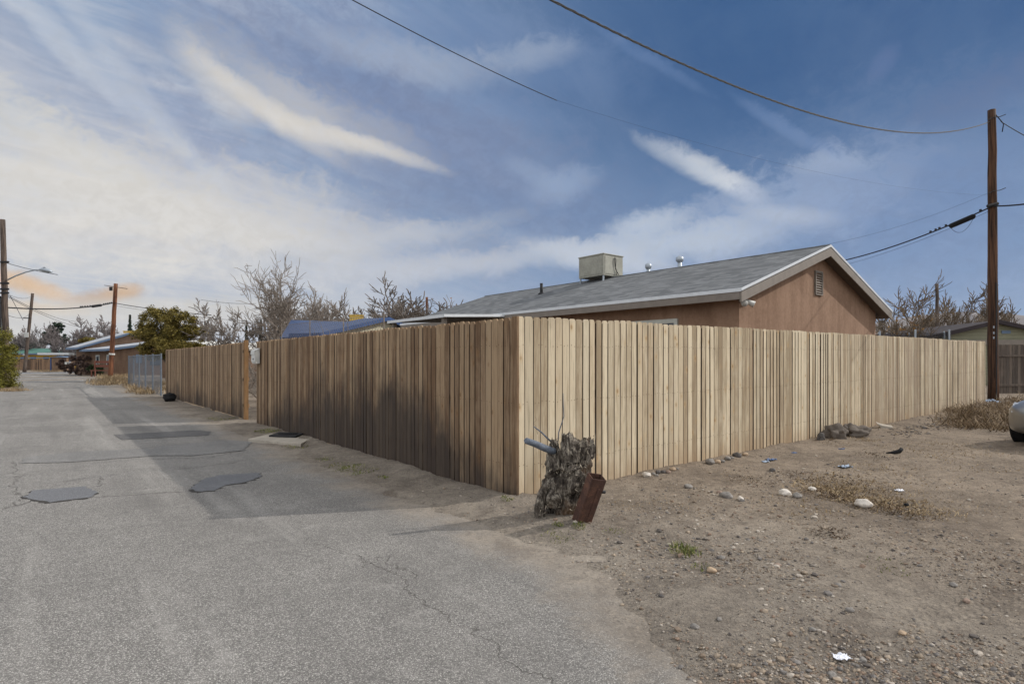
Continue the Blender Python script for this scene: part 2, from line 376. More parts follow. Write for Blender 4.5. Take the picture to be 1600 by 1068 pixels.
DIRT_D, DIRT_L = srgb(112, 101, 90), srgb(156, 142, 126)
def dirt_col(t, p):
    sp = t.n('ShaderNodeSeparateXYZ'); t.L.new(p, sp.inputs[0])
    off = t.m('SUBTRACT', float(K[0] * SD[0] + K[1] * SD[1]), t.dot(p, (float(SD[0]), float(SD[1]), 0.0)))
    b1 = t.noise(p, .7, 6, .6, .4); b2 = t.noise(p, 5.5, 6, .65, .3); b3 = t.noise(p, 55, 4, .65)
    f = t.m('ADD', t.m('ADD', t.m('MULTIPLY', b1, .38), t.m('MULTIPLY', b2, .34)), t.m('MULTIPLY', b3, .28))
    c = t.mix(t.ss(f, .38, .62), DIRT_D, DIRT_L)
    grey = t.ss(t.m('ADD', off, t.m('MULTIPLY', t.m('SUBTRACT', b1, .5), 2.0)), -2.6, .9)
    c = t.mix(t.m('MULTIPLY', grey, .75), c, t.mix(t.ss(f, .38, .62), srgb(116, 109, 101), srgb(154, 146, 135)))
    dk = t.noise(t.vadd(p, (13, 5, 0)), 1.6, 7, .68, .6)
    c = t.mix(t.ss(dk, .54, .70, 0, .6), c, srgb(96, 86, 78))
    fn = t.noise(p, 24, 5, .75, .5); c = t.mix(t.ss(fn, .52, .68, 0, .65), c, srgb(92, 84, 76)); c = t.mix(t.ss(fn, .46, .30, 0, .4), c, srgb(178, 162, 142))
    fn2 = t.noise(p, 130, 3, .7); c = t.mix(t.ss(fn2, .55, .68, 0, .4), c, srgb(84, 76, 68))
    # grit
    vc = t.n('ShaderNodeTexVoronoi', {'Vector': p, 'Scale': 62.0}); d = vc.outputs['Distance']
    sc_ = t.n('ShaderNodeSeparateColor'); t.L.new(vc.outputs['Color'], sc_.inputs[0])
    on = t.m('MULTIPLY', t.ss(d, .34, .22), t.ss(t.m('ADD', sc_.outputs[0], t.m('MULTIPLY', b2, .9)), .98, 1.12))
    gc = t.ramp(sc_.outputs[1], [(0, srgb(96, 92, 90)), (.4, srgb(134, 126, 118)), (.75, srgb(178, 168, 156)), (1, srgb(112, 100, 88))])
    c = t.mix(t.m('MULTIPLY', on, .8), c, gc)
    h = t.m('ADD', t.m('MULTIPLY', b2, .55), t.m('MULTIPLY', b3, .25))
    h = t.m('ADD', t.m('ADD', h, t.m('MULTIPLY', on, .12)), t.m('MULTIPLY', fn, -.35))
    return c, h, off
m, t, b = mat('dry dirt'); M['dirt'] = m
p = POS(t); c, h, off = dirt_col(t, p)
# tyre tread print crossing the dirt
tv = t.vadd(p, (0, 0, 0)); al = t.dot(p, (.93, .37, 0.0)); ac = t.dot(p, (-.37, .93, 0.0))
tread = t.m('MULTIPLY', t.m('SINE', t.m('ADD', t.m('MULTIPLY', al, 95.0), t.m('MULTIPLY', t.m('SINE', t.m('MULTIPLY', ac, 90.0)), 1.6))), .5)
band = t.m('MULTIPLY', t.m('MULTIPLY', t.ss(ac, 1.86, 1.94), t.ss(ac, 2.20, 2.12)), t.m('MULTIPLY', t.ss(al, 1.9, 2.4), t.ss(t.noise(p, 2.2, 3), .36, .52)))
h = t.m('ADD', h, t.m('MULTIPLY', t.m('MULTIPLY', tread, band), .16))
t.put(b.inputs['Base Color'], c); b.inputs['Roughness'].default_value = .95; b.inputs['Specular IOR Level'].default_value = .1
bump(t, b, h, 1.0, .055)

def line_mask(t, p, pts, wid, nz):      # thin crack along a polyline on the ground (world metres)
    m_ = None
    for (x0, y0), (x1, y1) in zip(pts[:-1], pts[1:]):
        L = math.hypot(x1 - x0, y1 - y0); ux, uy = (x1 - x0) / L, (y1 - y0) / L
        q = t.vadd(p, (-x0, -y0, 0)); u = t.dot(q, (ux, uy, 0)); v = t.dot(q, (-uy, ux, 0))
        v = t.m('ADD', v, nz); uo = t.m('MAXIMUM', t.m('MAXIMUM', t.m('MULTIPLY', u, -1.0), t.m('SUBTRACT', u, L)), 0.0)
        d = t.m('ADD', t.m('ABSOLUTE', v), uo); g = t.ss(d, wid, wid * .25)
        m_ = g if m_ is None else t.m('MAXIMUM', m_, g)
    return m_
def asphalt(name, dark, light, scale=1.0, dust=True, cracks=True, patch=False):
    m, t, b = mat(name); p = POS(t)
    vc = t.n('ShaderNodeTexVoronoi', {'Vector': p, 'Scale': 150.0 * scale}); sc_ = t.n('ShaderNodeSeparateColor'); t.L.new(vc.outputs['Color'], sc_.inputs[0])
    ag = t.ramp(sc_.outputs[0], [(0, dark), (.30, tuple((a + b_) / 2 * .82 for a, b_ in zip(dark, light))), (.62, tuple((a + b_) / 2 * 1.12 for a, b_ in zip(dark, light))), (.90, light), (1, tuple(min(1, x * 1.32) for x in light))])
    rim = t.ss(vc.outputs['Distance'], .30, .60, 0, .62)
    c = t.mix(rim, ag, tuple(x * .45 for x in dark))
    b1 = t.noise(p, .55, 5, .6, .5); b2 = t.noise(p, 3.2, 6, .65)
    c = t.mix(t.ss(b1, .42, .64, 0, .30), c, tuple(x * .62 for x in dark))
    c = t.mix(t.ss(t.noise(t.vadd(p, (9, 3, 0)), 9, 4, .7), .54, .70, 0, .35), c, tuple(x * .7 for x in dark)); c = t.mix(t.ss(b2, .52, .74, 0, .18), c, tuple(min(1, x * 1.1) for x in light))
    uu = t.dot(p, (float(SD[0]), float(SD[1]), 0.0)); vv = t.dot(p, (float(ST[0]), float(ST[1]), 0.0)); wr_ = t.noise(t.comb(uu, t.m('MULTIPLY', vv, .07), 0.0), 1.5, 5, .6)
    c = t.mix(t.ss(wr_, .50, .66, 0, .38), c, tuple(x * .72 for x in dark)); c = t.mix(t.ss(wr_, .46, .34, 0, .25), c, light)
    ol = t.noise(t.vadd(p, (2, 7, 0)), 2.1, 5, .7); c = t.mix(t.ss(ol, .66, .74, 0, .5), c, tuple(x * .5 for x in dark))
    h = t.m('SUBTRACT', t.m('MULTIPLY', t.noise(p, 60, 3, .6), .5), t.m('MULTIPLY', rim, .6))
    if cracks:
        nz = t.m('ADD', t.m('MULTIPLY', t.m('SUBTRACT', t.noise(p, 3.5, 4, .6), .5), .36), t.m('MULTIPLY', t.m('SUBTRACT', t.noise(p, 17, 3, .6), .5), .07))
        for pts, wd in CRACKS:
            g = line_mask(t, p, pts, wd, nz); c = t.mix(t.m('MULTIPLY', g, .6), c, srgb(78, 74, 70)); h = t.m('SUBTRACT', h, t.m('MULTIPLY', g, .8))
        cw = None
    if 0:
        cw = t.vor(t.vadd(p, (0, 0, 0)), .9, 'DISTANCE_TO_EDGE'); ck = t.m('MULTIPLY', t.ss(t.m('ADD', cw, t.m('MULTIPLY', t.m('SUBTRACT', t.noise(p, 9, 4), .5), .06)), .020, .006), t.ss(t.noise(t.vadd(p, (5, 1, 0)), .45, 2), .50, .60))
        c = t.mix(t.m('MULTIPLY', ck, .6), c, srgb(72, 68, 64)); h = t.m('SUBTRACT', h, ck)
    if dust:
        dc, dh, off = dirt_col(t, p)
        sp = t.n('ShaderNodeSeparateXYZ'); t.L.new(p, sp.inputs[0])
        tt = t.m('SUBTRACT', t.dot(p, (float(ST[0]), float(ST[1]), 0.0)), float(K[0] * ST[0] + K[1] * ST[1]))
        edge = t.m('ADD', .95, t.ss(tt, -.8, -4.2, 0, .75))
        e2 = t.m('ADD', off, t.m('MULTIPLY', t.m('SUBTRACT', t.noise(p, 1.3, 6, .7), .5), 1.3))
        k = t.ss(t.m('SUBTRACT', e2, edge), .42, -.30)
        k2 = t.ss(e2, 5.6, 6.2); k = t.m('MAXIMUM', k, k2)
        k = t.m('MULTIPLY', k, t.ss(t.m('ADD', t.noise(p, 40, 3), k), .45, .95))
        c = t.mix(k, c, dc); h = t.m('ADD', t.m('MULTIPLY', h, t.m('SUBTRACT', 1.0, k)), t.m('MULTIPLY', dh, t.m('MULTIPLY', k, 3.0)))
    t.put(b.inputs['Base Color'], c); b.inputs['Roughness'].default_value = .9; b.inputs['Specular IOR Level'].default_value = .2
    bump(t, b, h, .8, .006)
    return m
g2 = lambda px, py: tuple(G(px, py)[:2])
CRACKS = [([g2(470, 840), g2(600, 885), g2(640, 925), g2(740, 990), g2(860, 1068)], .007),
          ([g2(0, 795), g2(60, 778), g2(160, 776), g2(300, 766)], .022), ([g2(235, 718), g2(330, 714), g2(400, 700), g2(440, 690)], .022),
          ([g2(260, 735), g2(370, 722)], .020), ([g2(150, 760), g2(155, 745), g2(100, 752)], .02), ([g2(0, 627), g2(150, 619), g2(230, 620)], .10),
          ([g2(560, 885), g2(600, 870), g2(650, 905)], .009), ([g2(20, 720), g2(30, 790)], .015)]
M['asphalt'] = asphalt('grey asphalt', srgb(118, 115, 112), srgb(184, 180, 174))
M['asphalt_patch'] = asphalt('smooth asphalt patch', srgb(116, 117, 121), srgb(150, 151, 154), 1.6, False, False)
M['asphalt_pale'] = asphalt('pale worn asphalt', srgb(124, 123, 122), srgb(172, 169, 165), 1.3, False, False)
M['asphalt_dark'] = asphalt('dark asphalt strip', srgb(98, 97, 98), srgb(138, 136, 134), 1.2, False, False)

# ------------------------------------------------------------ ground, road
def fb(x, y, s, o=4): return mn.fractal(Vector((x * s, y * s, 3.3)), 1.0, 2.0, o)
def sstep(a, b_, v):
    u = min(1, max(0, (v - a) / (b_ - a))); return u * u * (3 - 2 * u)
def hgt_(x, y, coarse=False):
    off, t_ = off_t(x, y)
    s = max(0, -off); base = .008 * min(s, 22) * sstep(45, 25, s)
    n = fb(x, y, .9, 4)
    edge = .95 + .75 * sstep(-.8, -4.2, t_)
    k = sstep(edge + .15 + .12 * n, edge - .35 + .12 * n, off)
    if off > 6.0: k = sstep(6.3, 7.0, off)
    if t_ > 84: k = 0
    z = -.035 * (1 - k) + k * (.012 + base)
    if k > 0 and not coarse:
        z += k * (.022 * n + .014 * fb(x, y, 4.2, 5) + .006 * fb(x, y, 13.0, 3) * (1 if off < .3 else .5))
        if t_ > -.2 and -.2 < off < .6: z += .035 * math.exp(-((off - .12) / .22) ** 2) * (1 + .6 * n)
        if off < 0:
            d = -t_
            if d > 0: z += .030 * math.exp(-((d - .05) / .30) ** 2)
        # mound round the stump
        r2 = (x - .42) ** 2 + (y - 5.05) ** 2; z += .05 * math.exp(-r2 / .16)
        if off < -1: z -= .025 * math.exp(-((-.37 * x + .93 * y - 2.03) / .22) ** 2) * sstep(1.9, 2.6, .93 * x + .37 * y)
    return z
def axis(lo, hi, step, far):
    a = list(np.arange(lo, hi, step)); d = step; x = hi
    while x < far: a.append(x); d *= 1.22; x += d
    d = step; x = lo
    while x > -far: d *= 1.22; x -= d; a.insert(0, x)
    return np.array(a)
xs = axis(-4.5, 10.0, .05, 9000); ys = axis(.9, 13.0, .05, 9000)
nx, ny = len(xs), len(ys)
V = np.zeros((ny, nx, 3)); V[..., 0] = xs[None, :]; V[..., 1] = ys[:, None]
for j in range(ny):
    for i in range(nx):
        x, y = xs[i], ys[j]
        V[j, i, 2] = hgt_(x, y) if (abs(x) < 60 and -5 < y < 110) else -.035
gid = np.arange(nx * ny).reshape(ny, nx)
quads = np.stack([gid[:-1, :-1], gid[:-1, 1:], gid[1:, 1:], gid[1:, :-1]], -1).reshape(-1, 4)
me = bpy.data.meshes.new('ground'); me.from_pydata(V.reshape(-1, 3).tolist(), [], quads.tolist()); me.materials.append(M['dirt'])
me.polygons.foreach_set('use_smooth', [True] * len(me.polygons))
ground = bpy.data.objects.new('ground', me); C.objects.link(ground); tag(ground, kind='structure')
from mathutils.bvhtree import BVHTree
def gz(x, y): return hgt_(x, y)
def on(px, py):                     # ground point seen at a photo pixel
    q = G(px, py)
    for _ in range(4): z = gz(q[0], q[1]); q = G(px, py, z)
    return q
# road: a strip along the street, plus the cross street at its far end
rd = MB()
tsr = [-60, -20, -8, -5, -3, -1, 1, 4, 10, 20, 40, 60, 82]
L_ = [pt(q, 6.6) for q in tsr]; Rr = [pt(q, .45) for q in tsr]
rd.add(L_ + Rr, [(i, i + 1, i + 1 + len(tsr), i + len(tsr)) for i in range(len(tsr) - 1)])
rd.build('road', M['asphalt']); road = C.objects['road']; tag(road, kind='structure')
cr = MB(); cr.add([pt(82, -30, 0), pt(82, 60, 0), pt(89, 60, 0), pt(89, -30, 0)], [(0, 1, 2, 3)]); tag(cr.build('cross_street', M['asphalt_patch']), kind='structure')
def sheet(name, pix, m_, z=.004, jag=.02, seed=1):
    rnd = random.Random(seed); base = [G(*q)[:2] for q in pix]; pts_ = []
    for a, b_ in zip(base, base[1:] + base[:1]):
        n = max(2, int(np.linalg.norm(b_ - a) / .06))
        for i in range(n):
            q = a + (b_ - a) * i / n; pts_.append((q[0] + rnd.uniform(-jag, jag), q[1] + rnd.uniform(-jag, jag), z))
    mb = MB(); mb.add(pts_, [tuple(range(len(pts_)))]); return tag(mb.build(name, m_), kind='structure')
def outline(pix, z, dx, dy, seed):
    c_ = np.mean([G(*q)[:2] for q in pix], axis=0); rnd = random.Random(seed); pts_ = []
    base = [G(*q)[:2] for q in pix]
    for a, b_ in zip(base, base[1:] + base[:1]):
        n = max(2, int(np.linalg.norm(b_ - a) / .05))
        for i in range(n): q = a + (b_ - a) * i / n; q = c_ + (q - c_) * 1.015 + np.array((dx, dy)); pts_.append((q[0] + rnd.uniform(-.03, .03), q[1] + rnd.uniform(-.03, .03), z))
    mb = MB(); mb.add(pts_, [tuple(range(len(pts_)))]); tag(mb.build('asphalt_crack', M['crack']), kind='structure')
M['crack'] = simple('dark crack filler', srgb(66, 63, 60), .95, 0, .2, 12)
outline([(296, 764), (318, 748), (345, 742), (404, 738), (407, 744), (385, 753), (352, 758), (335, 766), (312, 768)], .0024, .02, -.045, 11)
outline([(36, 778), (52, 766), (100, 762), (136, 760), (150, 770), (140, 777), (76, 785), (60, 781)], .0028, .02, -.04, 12)
sheet('asphalt_patch', [(296, 764), (318, 748), (345, 742), (404, 738), (407, 744), (385, 753), (352, 758), (335, 766), (312, 768)], M['asphalt_patch'], .004, .02, 1)
sheet('asphalt_patch', [(36, 778), (52, 766), (100, 762), (136, 760), (150, 770), (140, 777), (76, 785), (60, 781)], M['asphalt_patch'], .0044, .02, 2)
sheet('asphalt_patch', [(178, 679), (300, 672), (330, 674), (326, 680), (190, 687)], M['asphalt_dark'], .0052, .012, 3)
sheet('asphalt_patch', [(32, 724), (40, 714), (120, 706), (235, 700), (240, 712), (110, 722)], M['asphalt_pale'], .0060, .015, 4)
sheet('asphalt_patch', [(225, 712), (245, 698), (350, 688), (395, 690), (380, 704), (300, 712)], M['asphalt_pale'], .0072, .02, 5)

# ------------------------------------------------------------ picket fences
BU = []
def fence_pickets(mb, nb, p0, dirv, nrm, length, h, pitch, rnd, zf, face=1, wide=.094):
    """dog eared boards from p0 along dirv; nrm points to the viewer's side"""
    n = int(length / pitch); d3 = np.array((*dirv, 0)); n3 = np.array((*nrm, 0)); hh = 0
    for i in range(n):
        s = i * pitch; q = p0 + dirv * (s + pitch / 2); z0 = zf(s) + rnd.uniform(-.004, .006)
        hh = hh * .7 + rnd.gauss(0, .003); top = zf(s) + h + hh + rnd.gauss(0, .002)
        w_ = wide / 2 + rnd.uniform(-.0035, .001); ln = rnd.gauss(0, .0035); dy = rnd.uniform(0, .008)
        base = np.array((q[0], q[1], 0)) + n3 * dy
        ear = .022; bow = rnd.gauss(0, .003)
        zm = (z0 + top) / 2
        prof = [(-w_, z0, 0), (w_, z0, 0), (w_ + bow, zm, 0), (w_ + ln, top - .034, 0), (w_ - .007 + ln, top - .013, 0), (w_ - ear + ln, top, 0), (-w_ + ear + ln, top, 0), (-w_ + .007 + ln, top - .013, 0), (-w_ + ln, top - .034, 0), (-w_ + bow, zm, 0)]
        tw = rnd.gauss(0, .003)
        loop = [base + d3 * a + np.array((0, 0, z)) + n3 * (tw * a / w_) for a, z, _ in prof]
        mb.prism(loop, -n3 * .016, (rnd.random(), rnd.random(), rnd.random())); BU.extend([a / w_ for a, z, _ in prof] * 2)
        for zr in (.33, .95, 1.52):
            for sx in (-.026, .026):
                if rnd.random() < .9: nb.box(base + d3 * (sx + rnd.uniform(-.006, .006)) + n3 * .0015 + np.array((0, 0, zf(s) + zr + rnd.uniform(-.012, .012))), (.006, .003, .006), math.atan2(dirv[1], dirv[0]))
def make_fence(label, p0, dirv, nrm, length, h, pitch, m_, seed, zf, group=None, wide=.094, postgap=2.43, t_first=None):
    rnd = random.Random(seed); t = thing('picket_fence', label, 'fence', (p0[0], p0[1], 0), group)
    a, b_ = MB(), MB(); BU.clear(); fence_pickets(a, b_, p0, dirv, nrm, length, h, pitch, rnd, zf, 1, wide)
    o3 = (p0[0], p0[1], 0)
    pk = a.build('pickets', m_, t, loc=o3); pk.data.materials.append(M['wood_gap_shade'])
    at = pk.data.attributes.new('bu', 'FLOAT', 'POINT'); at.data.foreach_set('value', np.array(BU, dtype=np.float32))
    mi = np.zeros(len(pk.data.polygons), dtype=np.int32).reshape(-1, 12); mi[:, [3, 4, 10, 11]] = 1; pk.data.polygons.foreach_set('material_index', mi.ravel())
    tag(b_.build('nails', M['nail'], t, loc=o3), kind='stuff')
    n3 = np.array((*nrm, 0)); d3 = np.array((*dirv, 0)); rz = math.atan2(dirv[1], dirv[0]); base = np.array((p0[0], p0[1], 0))
    for zr in (.33, .95, 1.52):
        mb = MB(); mb.box(base + d3 * length / 2 - n3 * .045 + np.array((0, 0, zr + (zf(0) + zf(length)) / 2)), (length - .02, .038, .085), rz); r = mb.build('rail', M['wood_rail'], t, loc=o3)
    k = 0.1 if t_first is None else t_first
    while k < length:
        mb = MB(); mb.box(base + d3 * k - n3 * .115 + np.array((0, 0, zf(k) + .84)), (.09, .09, 1.76), rz, (rnd.random(),) * 3); mb.build('post', M['wood_rail'], t, loc=o3); k += postgap
    return t
sdz = lambda s: .010 + .0068 * s
fence_side = make_fence('pale new wooden picket fence running right from the corner along the dirt yard', K + ST * .0, SD, -ST, 17.4, 1.815, .1015, M['wood_side'], 11, sdz)
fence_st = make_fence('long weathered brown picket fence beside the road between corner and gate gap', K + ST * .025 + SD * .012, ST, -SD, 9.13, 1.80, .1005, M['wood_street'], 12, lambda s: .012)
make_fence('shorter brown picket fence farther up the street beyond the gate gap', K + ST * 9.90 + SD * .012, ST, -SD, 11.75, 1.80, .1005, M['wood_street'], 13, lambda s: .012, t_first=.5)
# narrow slab of lighter timber nailed at the corner and the kicker along the foot of the street fence
mb = MB(); mb.box(np.array((*(K + ST * .012 - SD * .012), .92)), (.022, .085, 1.79), math.atan2(SD[1], SD[0]), (.3, .9, .2)); q = mb.build('corner_board', M['wood_street'], fence_st, loc=(*(K + ST * .025 + SD * .012), 0))
for a_, b_ in ((2.1, 3.3), (4.4, 4.9), (10.2, 13.0), (13.4, 17.5)):
    mb = MB(); mb.box(pt((a_ + b_) / 2, .012, .008), (b_ - a_, .02, .05), math.atan2(ST[1], ST[0])); o = mb.build('foot_board', M['wood_side']); tag(o, 'pale timber strip %s' % {2.1: 'at the foot of the street fence nearest the corner', 4.4: 'short, at the foot of the street fence between corner and meter slab', 10.2: 'at the foot of the far fence by the gate post', 13.4: 'at the foot of the far fence near the chain link'}[a_], 'timber strip')
# gate post, chain link glimpse behind the gap
gp = pt(9.86, .01); t = thing('gate_post', 'square orange brown timber gate post standing beside the gap in the street fence', 'post', (gp[0], gp[1], 0))
mb = MB(); mb.box((gp[0], gp[1], .93), (.09, .09, 1.86), math.atan2(ST[1], ST[0]), (.5, .4, .3)); mb.build('timber', M['wood_post'], t, loc=(gp[0], gp[1], 0), bevel=.004)
for zz in (.35, .95, 1.6): mb = MB(); mb.box((gp[0] + SD[0] * -.0 + ST[0] * .075, gp[1] + ST[1] * .075, zz), (.02, .10, .07), math.atan2(ST[1], ST[0])); mb.build('hinge', M['dark'], t, loc=(gp[0], gp[1], 0))
# mailbox on the street fence
mp = pt(8.86, .075, 1.47); t = thing('mailbox', 'white wall mailbox with a rounded bottom fixed to the street fence beside the gap', 'mailbox', tuple(mp))
rz = math.atan2(ST[1], ST[0]); ux, uy = ST, -SD
def boxy(mb, c, along, depth, h, rz=rz): mb.box(c, (along, depth, h), rz)
mb = MB(); prof = [(0, -.15), (.08, -.15), (.105, -.10), (.105, .12), (0, .17)]
loop = [mp + np.array((*(ST * -.14 - SD * (a - .06)), z)) for a, z in prof]; mb.prism(loop, np.array((*(ST * .28), 0))); mb.build('box', M['white'], t, loc=tuple(mp), bevel=.008)
mb = MB(); loop = [mp + np.array((*(ST * -.148 - SD * (a - .06)), z)) for a, z in ((0, .185), (.112, .13), (.118, .05), (.107, .05), (.103, .118), (0, .172))]; mb.prism(loop, np.array((*(ST * .296), 0))); mb.build('lid', M['white'], t, loc=tuple(mp))
mb = MB(); mb.tube([mp + np.array((*(-SD * .046 + ST * -.03), -.05)), mp + np.array((*(-SD * .054 + ST * -.03), -.05))], .022, 12); mb.build('lock', M['dark'], t, loc=tuple(mp))
# water meter: concrete slab with a dark iron lid
wc = on(438, 688); t = thing('meter_slab', 'low concrete slab with a dark iron meter lid beside the street fence', 'meter cover', tuple(wc)); zb = wc[2]
mb = MB(); cs = [G(388, 690), G(470, 698), G(492, 686), G(425, 681)]; mb.prism([(q[0], q[1], zb - .03) for q in cs], (0, 0, .075)); mb.build('slab', M['concrete'], t, loc=tuple(wc), bevel=.006)
mb = MB(); cs = [G(420, 687.0), G(462, 688.5), G(474, 683.5), G(436, 681.5)]; mb.prism([(q[0], q[1], zb + .046) for q in cs], (0, 0, .03)); lid = mb.build('lid', M['dark'], t, loc=tuple(wc), bevel=.005)
mb = MB(); cc = G(450, 685.0); mb.prism([(cc[0] + .17 * math.cos(a) * 1.0, cc[1] + .13 * math.sin(a), zb + .077) for a in np.linspace(0, 2 * math.pi, 20)[:-1]], (0, 0, .012)); mb.build('cap', M['rubber'], t, loc=tuple(wc))

# ------------------------------------------------------------ main house
def shingle(name, a, b_, rowdir, scale=1.0):
    m, t, b = mat(name); p = POS(t)
    u = t.dot(p, tuple(rowdir)); z = t.n('ShaderNodeSeparateXYZ'); t.L.new(p, z.inputs[0]); z = z.outputs[2]
    row = t.m('FLOOR', t.m('MULTIPLY', z, 1 / .0430)); fr = t.m('FRACT', t.m('MULTIPLY', z, 1 / .0430))
    tab = t.m('ADD', t.m('MULTIPLY', u, 1 / .30), t.m('MULTIPLY', row, .5)); ti = t.m('FLOOR', tab); tf = t.m('FRACT', tab)
    wn = t.n('ShaderNodeTexWhiteNoise', {'Vector': t.comb(row, ti, 0.0)}); r = wn.outputs['Value']
    n_ = t.noise(t.vmul(p, (1, 1, 2.4)), .8, 5, .6); gn = t.noise(p, 150, 2, .6)
    f = t.m('ADD', t.m('ADD', t.m('MULTIPLY', r, .40), t.m('MULTIPLY', n_, .30)), t.m('MULTIPLY', gn, .30))
    c = t.mix(t.ss(f, .30, .72), a, b_)
    edge = t.m('MAXIMUM', t.ss(fr, .16, .02), t.m('MULTIPLY', t.ss(t.m('ABSOLUTE', t.m('SUBTRACT', tf, .5)), .47, .495), .8))
    c = t.mix(t.m('MULTIPLY', edge, .5), c, tuple(x * .5 for x in a))
    t.put(b.inputs['Base Color'], c); bump(t, b, t.m('ADD', t.m('MULTIPLY', fr, -1.0), t.m('MULTIPLY', gn, .2)), .6, .008); b.inputs['Roughness'].default_value = .95
    return m
M['shingle'] = shingle('grey asphalt shingles', srgb(92, 94, 96), srgb(118, 120, 122), (float(ST[0]), float(ST[1]), 0))
def stucco(name, c0, c1):
    m, t, b = mat(name); p = POS(t)
    n_ = t.noise(p, 1.3, 6, .65, .5); n2 = t.noise(p, 14, 4, .65); st = t.noise(t.vmul(p, (1, 1, .12)), 3.5, 4, .6); g = t.noise(p, 130, 3, .6)
    f = t.m('ADD', t.m('ADD', t.m('MULTIPLY', n_, .35), t.m('MULTIPLY', n2, .25)), t.m('MULTIPLY', st, .40))
    c = t.mix(t.ss(f, .36, .64), c0, c1); t.put(b.inputs['Base Color'], c); b.inputs['Roughness'].default_value = .95
    bump(t, b, t.m('ADD', t.m('MULTIPLY', n2, .6), t.m('MULTIPLY', g, .5)), .6, .006); return m
M['stucco'] = stucco('terracotta stucco', srgb(130, 103, 84), srgb(158, 129, 108))
M['fascia'] = simple('warm grey painted fascia', srgb(132, 124, 116), .7, 0, .06)
M['soffit'] = simple('brown grey soffit', srgb(116, 106, 98), .8, 0, .06)
M['drip'] = simple('white drip edge', srgb(214, 218, 222), .4, 0, .04)
M['trim'] = simple('pale window trim', srgb(198, 200, 192), .6, 0, .04)
m, t, b = mat('window glass'); M['glass'] = m; t.put(b.inputs['Base Color'], srgb(60, 68, 78)); b.inputs['Roughness'].default_value = .08; b.inputs['Specular IOR Level'].default_value = .6
Y0 = 11.3; HC = np.array((.3936 * Y0, Y0)); HW = .616 * Y0; HL = 12.9; EZ = 2.74; SL = .335
def H(a, b_, z): q = HC + SD * a + ST * b_; return np.array((q[0], q[1], z))
house = thing('stucco_house', 'terracotta stucco house with grey shingle gable roof behind the corner of the fence', 'house', tuple(H(0, 0, 0))); ho = tuple(H(0, 0, 0))
ov, rk = .40, .27; RZ = EZ + SL * (HW / 2 + ov)       # ridge height
def wall_pt(a): return EZ + SL * (min(a, HW - a) + ov) - .17
# walls as one shell
mb = MB(); ga = [H(0, 0, 0), H(HW, 0, 0), H(HW, 0, wall_pt(HW)), H(HW / 2, 0, wall_pt(HW / 2)), H(0, 0, wall_pt(0))]
mb.prism(ga, np.array((*(ST * HL), 0))); mb.build('wall', M['stucco'], house, loc=ho)
# roof slabs
for s_, nm in ((0, 'roof_slope'), (1, 'roof_slope')):
    def A(a, b_, dz): aa = a if s_ == 0 else HW - a; return H(aa, b_, EZ + SL * (a + ov) + dz)
    mb = MB(); mb.prism([A(-ov, -rk, -.0), A(HW / 2, -rk, -.0), A(HW / 2, -rk, -.05), A(-ov, -rk, -.05)], np.array((*(ST * (HL + 2 * rk)), 0)))
    rf = mb.build(nm, M['shingle'], house, loc=ho)
    # drip edges: rake and eave
    mb = MB(); mb.prism([A(-ov - .012, -rk - .012, .010), A(HW / 2, -rk - .012, .012), A(HW / 2, -rk - .012, -.040), A(-ov - .012, -rk - .012, -.042)], np.array((*(ST * .012), 0)))
    mb.prism([A(-ov - .014, -rk, .012), A(-ov, -rk, .012), A(-ov, -rk, -.05), A(-ov - .014, -rk, -.05)], np.array((*(ST * (HL + 2 * rk)), 0))); mb.build('drip_edge', M['drip'], house, loc=ho)
    # fascia boards
    mb = MB(); mb.prism([A(-ov, -rk - .006, -.062), A(HW / 2, -rk - .006, -.060), A(HW / 2, -rk - .006, -.25), A(-ov, -rk - .006, -.25)], np.array((*(ST * .03), 0))); mb.build('rake_board', M['fascia'], house, loc=ho)
    mb = MB(); mb.prism([A(-ov - .002, -rk + .03, -.052), A(-ov + .025, -rk + .03, -.052), A(-ov + .025, -rk + .03, -.20), A(-ov - .002, -rk + .03, -.20)], np.array((*(ST * (HL + 2 * rk - .06)), 0))); mb.build('fascia', M['fascia'], house, loc=ho)
    mb = MB(); mb.prism([A(-ov + .026, -rk + .032, -.16), A(HW / 2 - .0, -rk + .032, -.14), A(HW / 2, -rk + .032, -.15), A(-ov + .026, -rk + .032, -.17)], np.array((*(ST * rk), 0)))
    mb.prism([H((-ov + .03) if s_ == 0 else HW + .0, 0, EZ - .14), H(0 if s_ == 0 else HW + ov - .03, 0, EZ - .14), H(0 if s_ == 0 else HW + ov - .03, 0, EZ - .13), H((-ov + .03) if s_ == 0 else HW + .0, 0, EZ - .13)], np.array((*(ST * HL), 0))); mb.build('soffit', M['soffit'], house, loc=ho)
mb = MB(); mb.tube([H(HW / 2, -rk, RZ - .01), H(HW / 2, HL + rk, RZ - .01)], .035, 8); mb.build('ridge_cap', M['shingle'], house, loc=ho)
# gable vent
v = thing('v', None, None); bpy.data.objects.remove(v)
vz = 3.19; mb = MB(); va = HW / 2 - .03
for (a0, a1, z0, z1) in ((-.19, .19, .25, .28), (-.19, .19, -.28, -.25), (-.19, -.16, -.25, .25), (.16, .19, -.25, .25)):
    c_ = H(va + (a0 + a1) / 2, -.02, vz + (z0 + z1) / 2); mb.box(c_, (a1 - a0, .04, z1 - z0), math.atan2(SD[1], SD[0]))
vent = mb.build('gable_vent', M['fascia'], house, loc=ho)
mb = MB()
for i in range(9):
    z = vz - .225 + i * .056; mb.prism([H(va - .16, -.004, z + .03), H(va - .16, -.032, z), H(va - .16, -.036, z + .006), H(va - .16, -.008, z + .036)], np.array((*(SD * .32), 0)))
lv = mb.build('louvres', M['fascia'], vent); lv.location = (-ho[0], -ho[1], -ho[2])
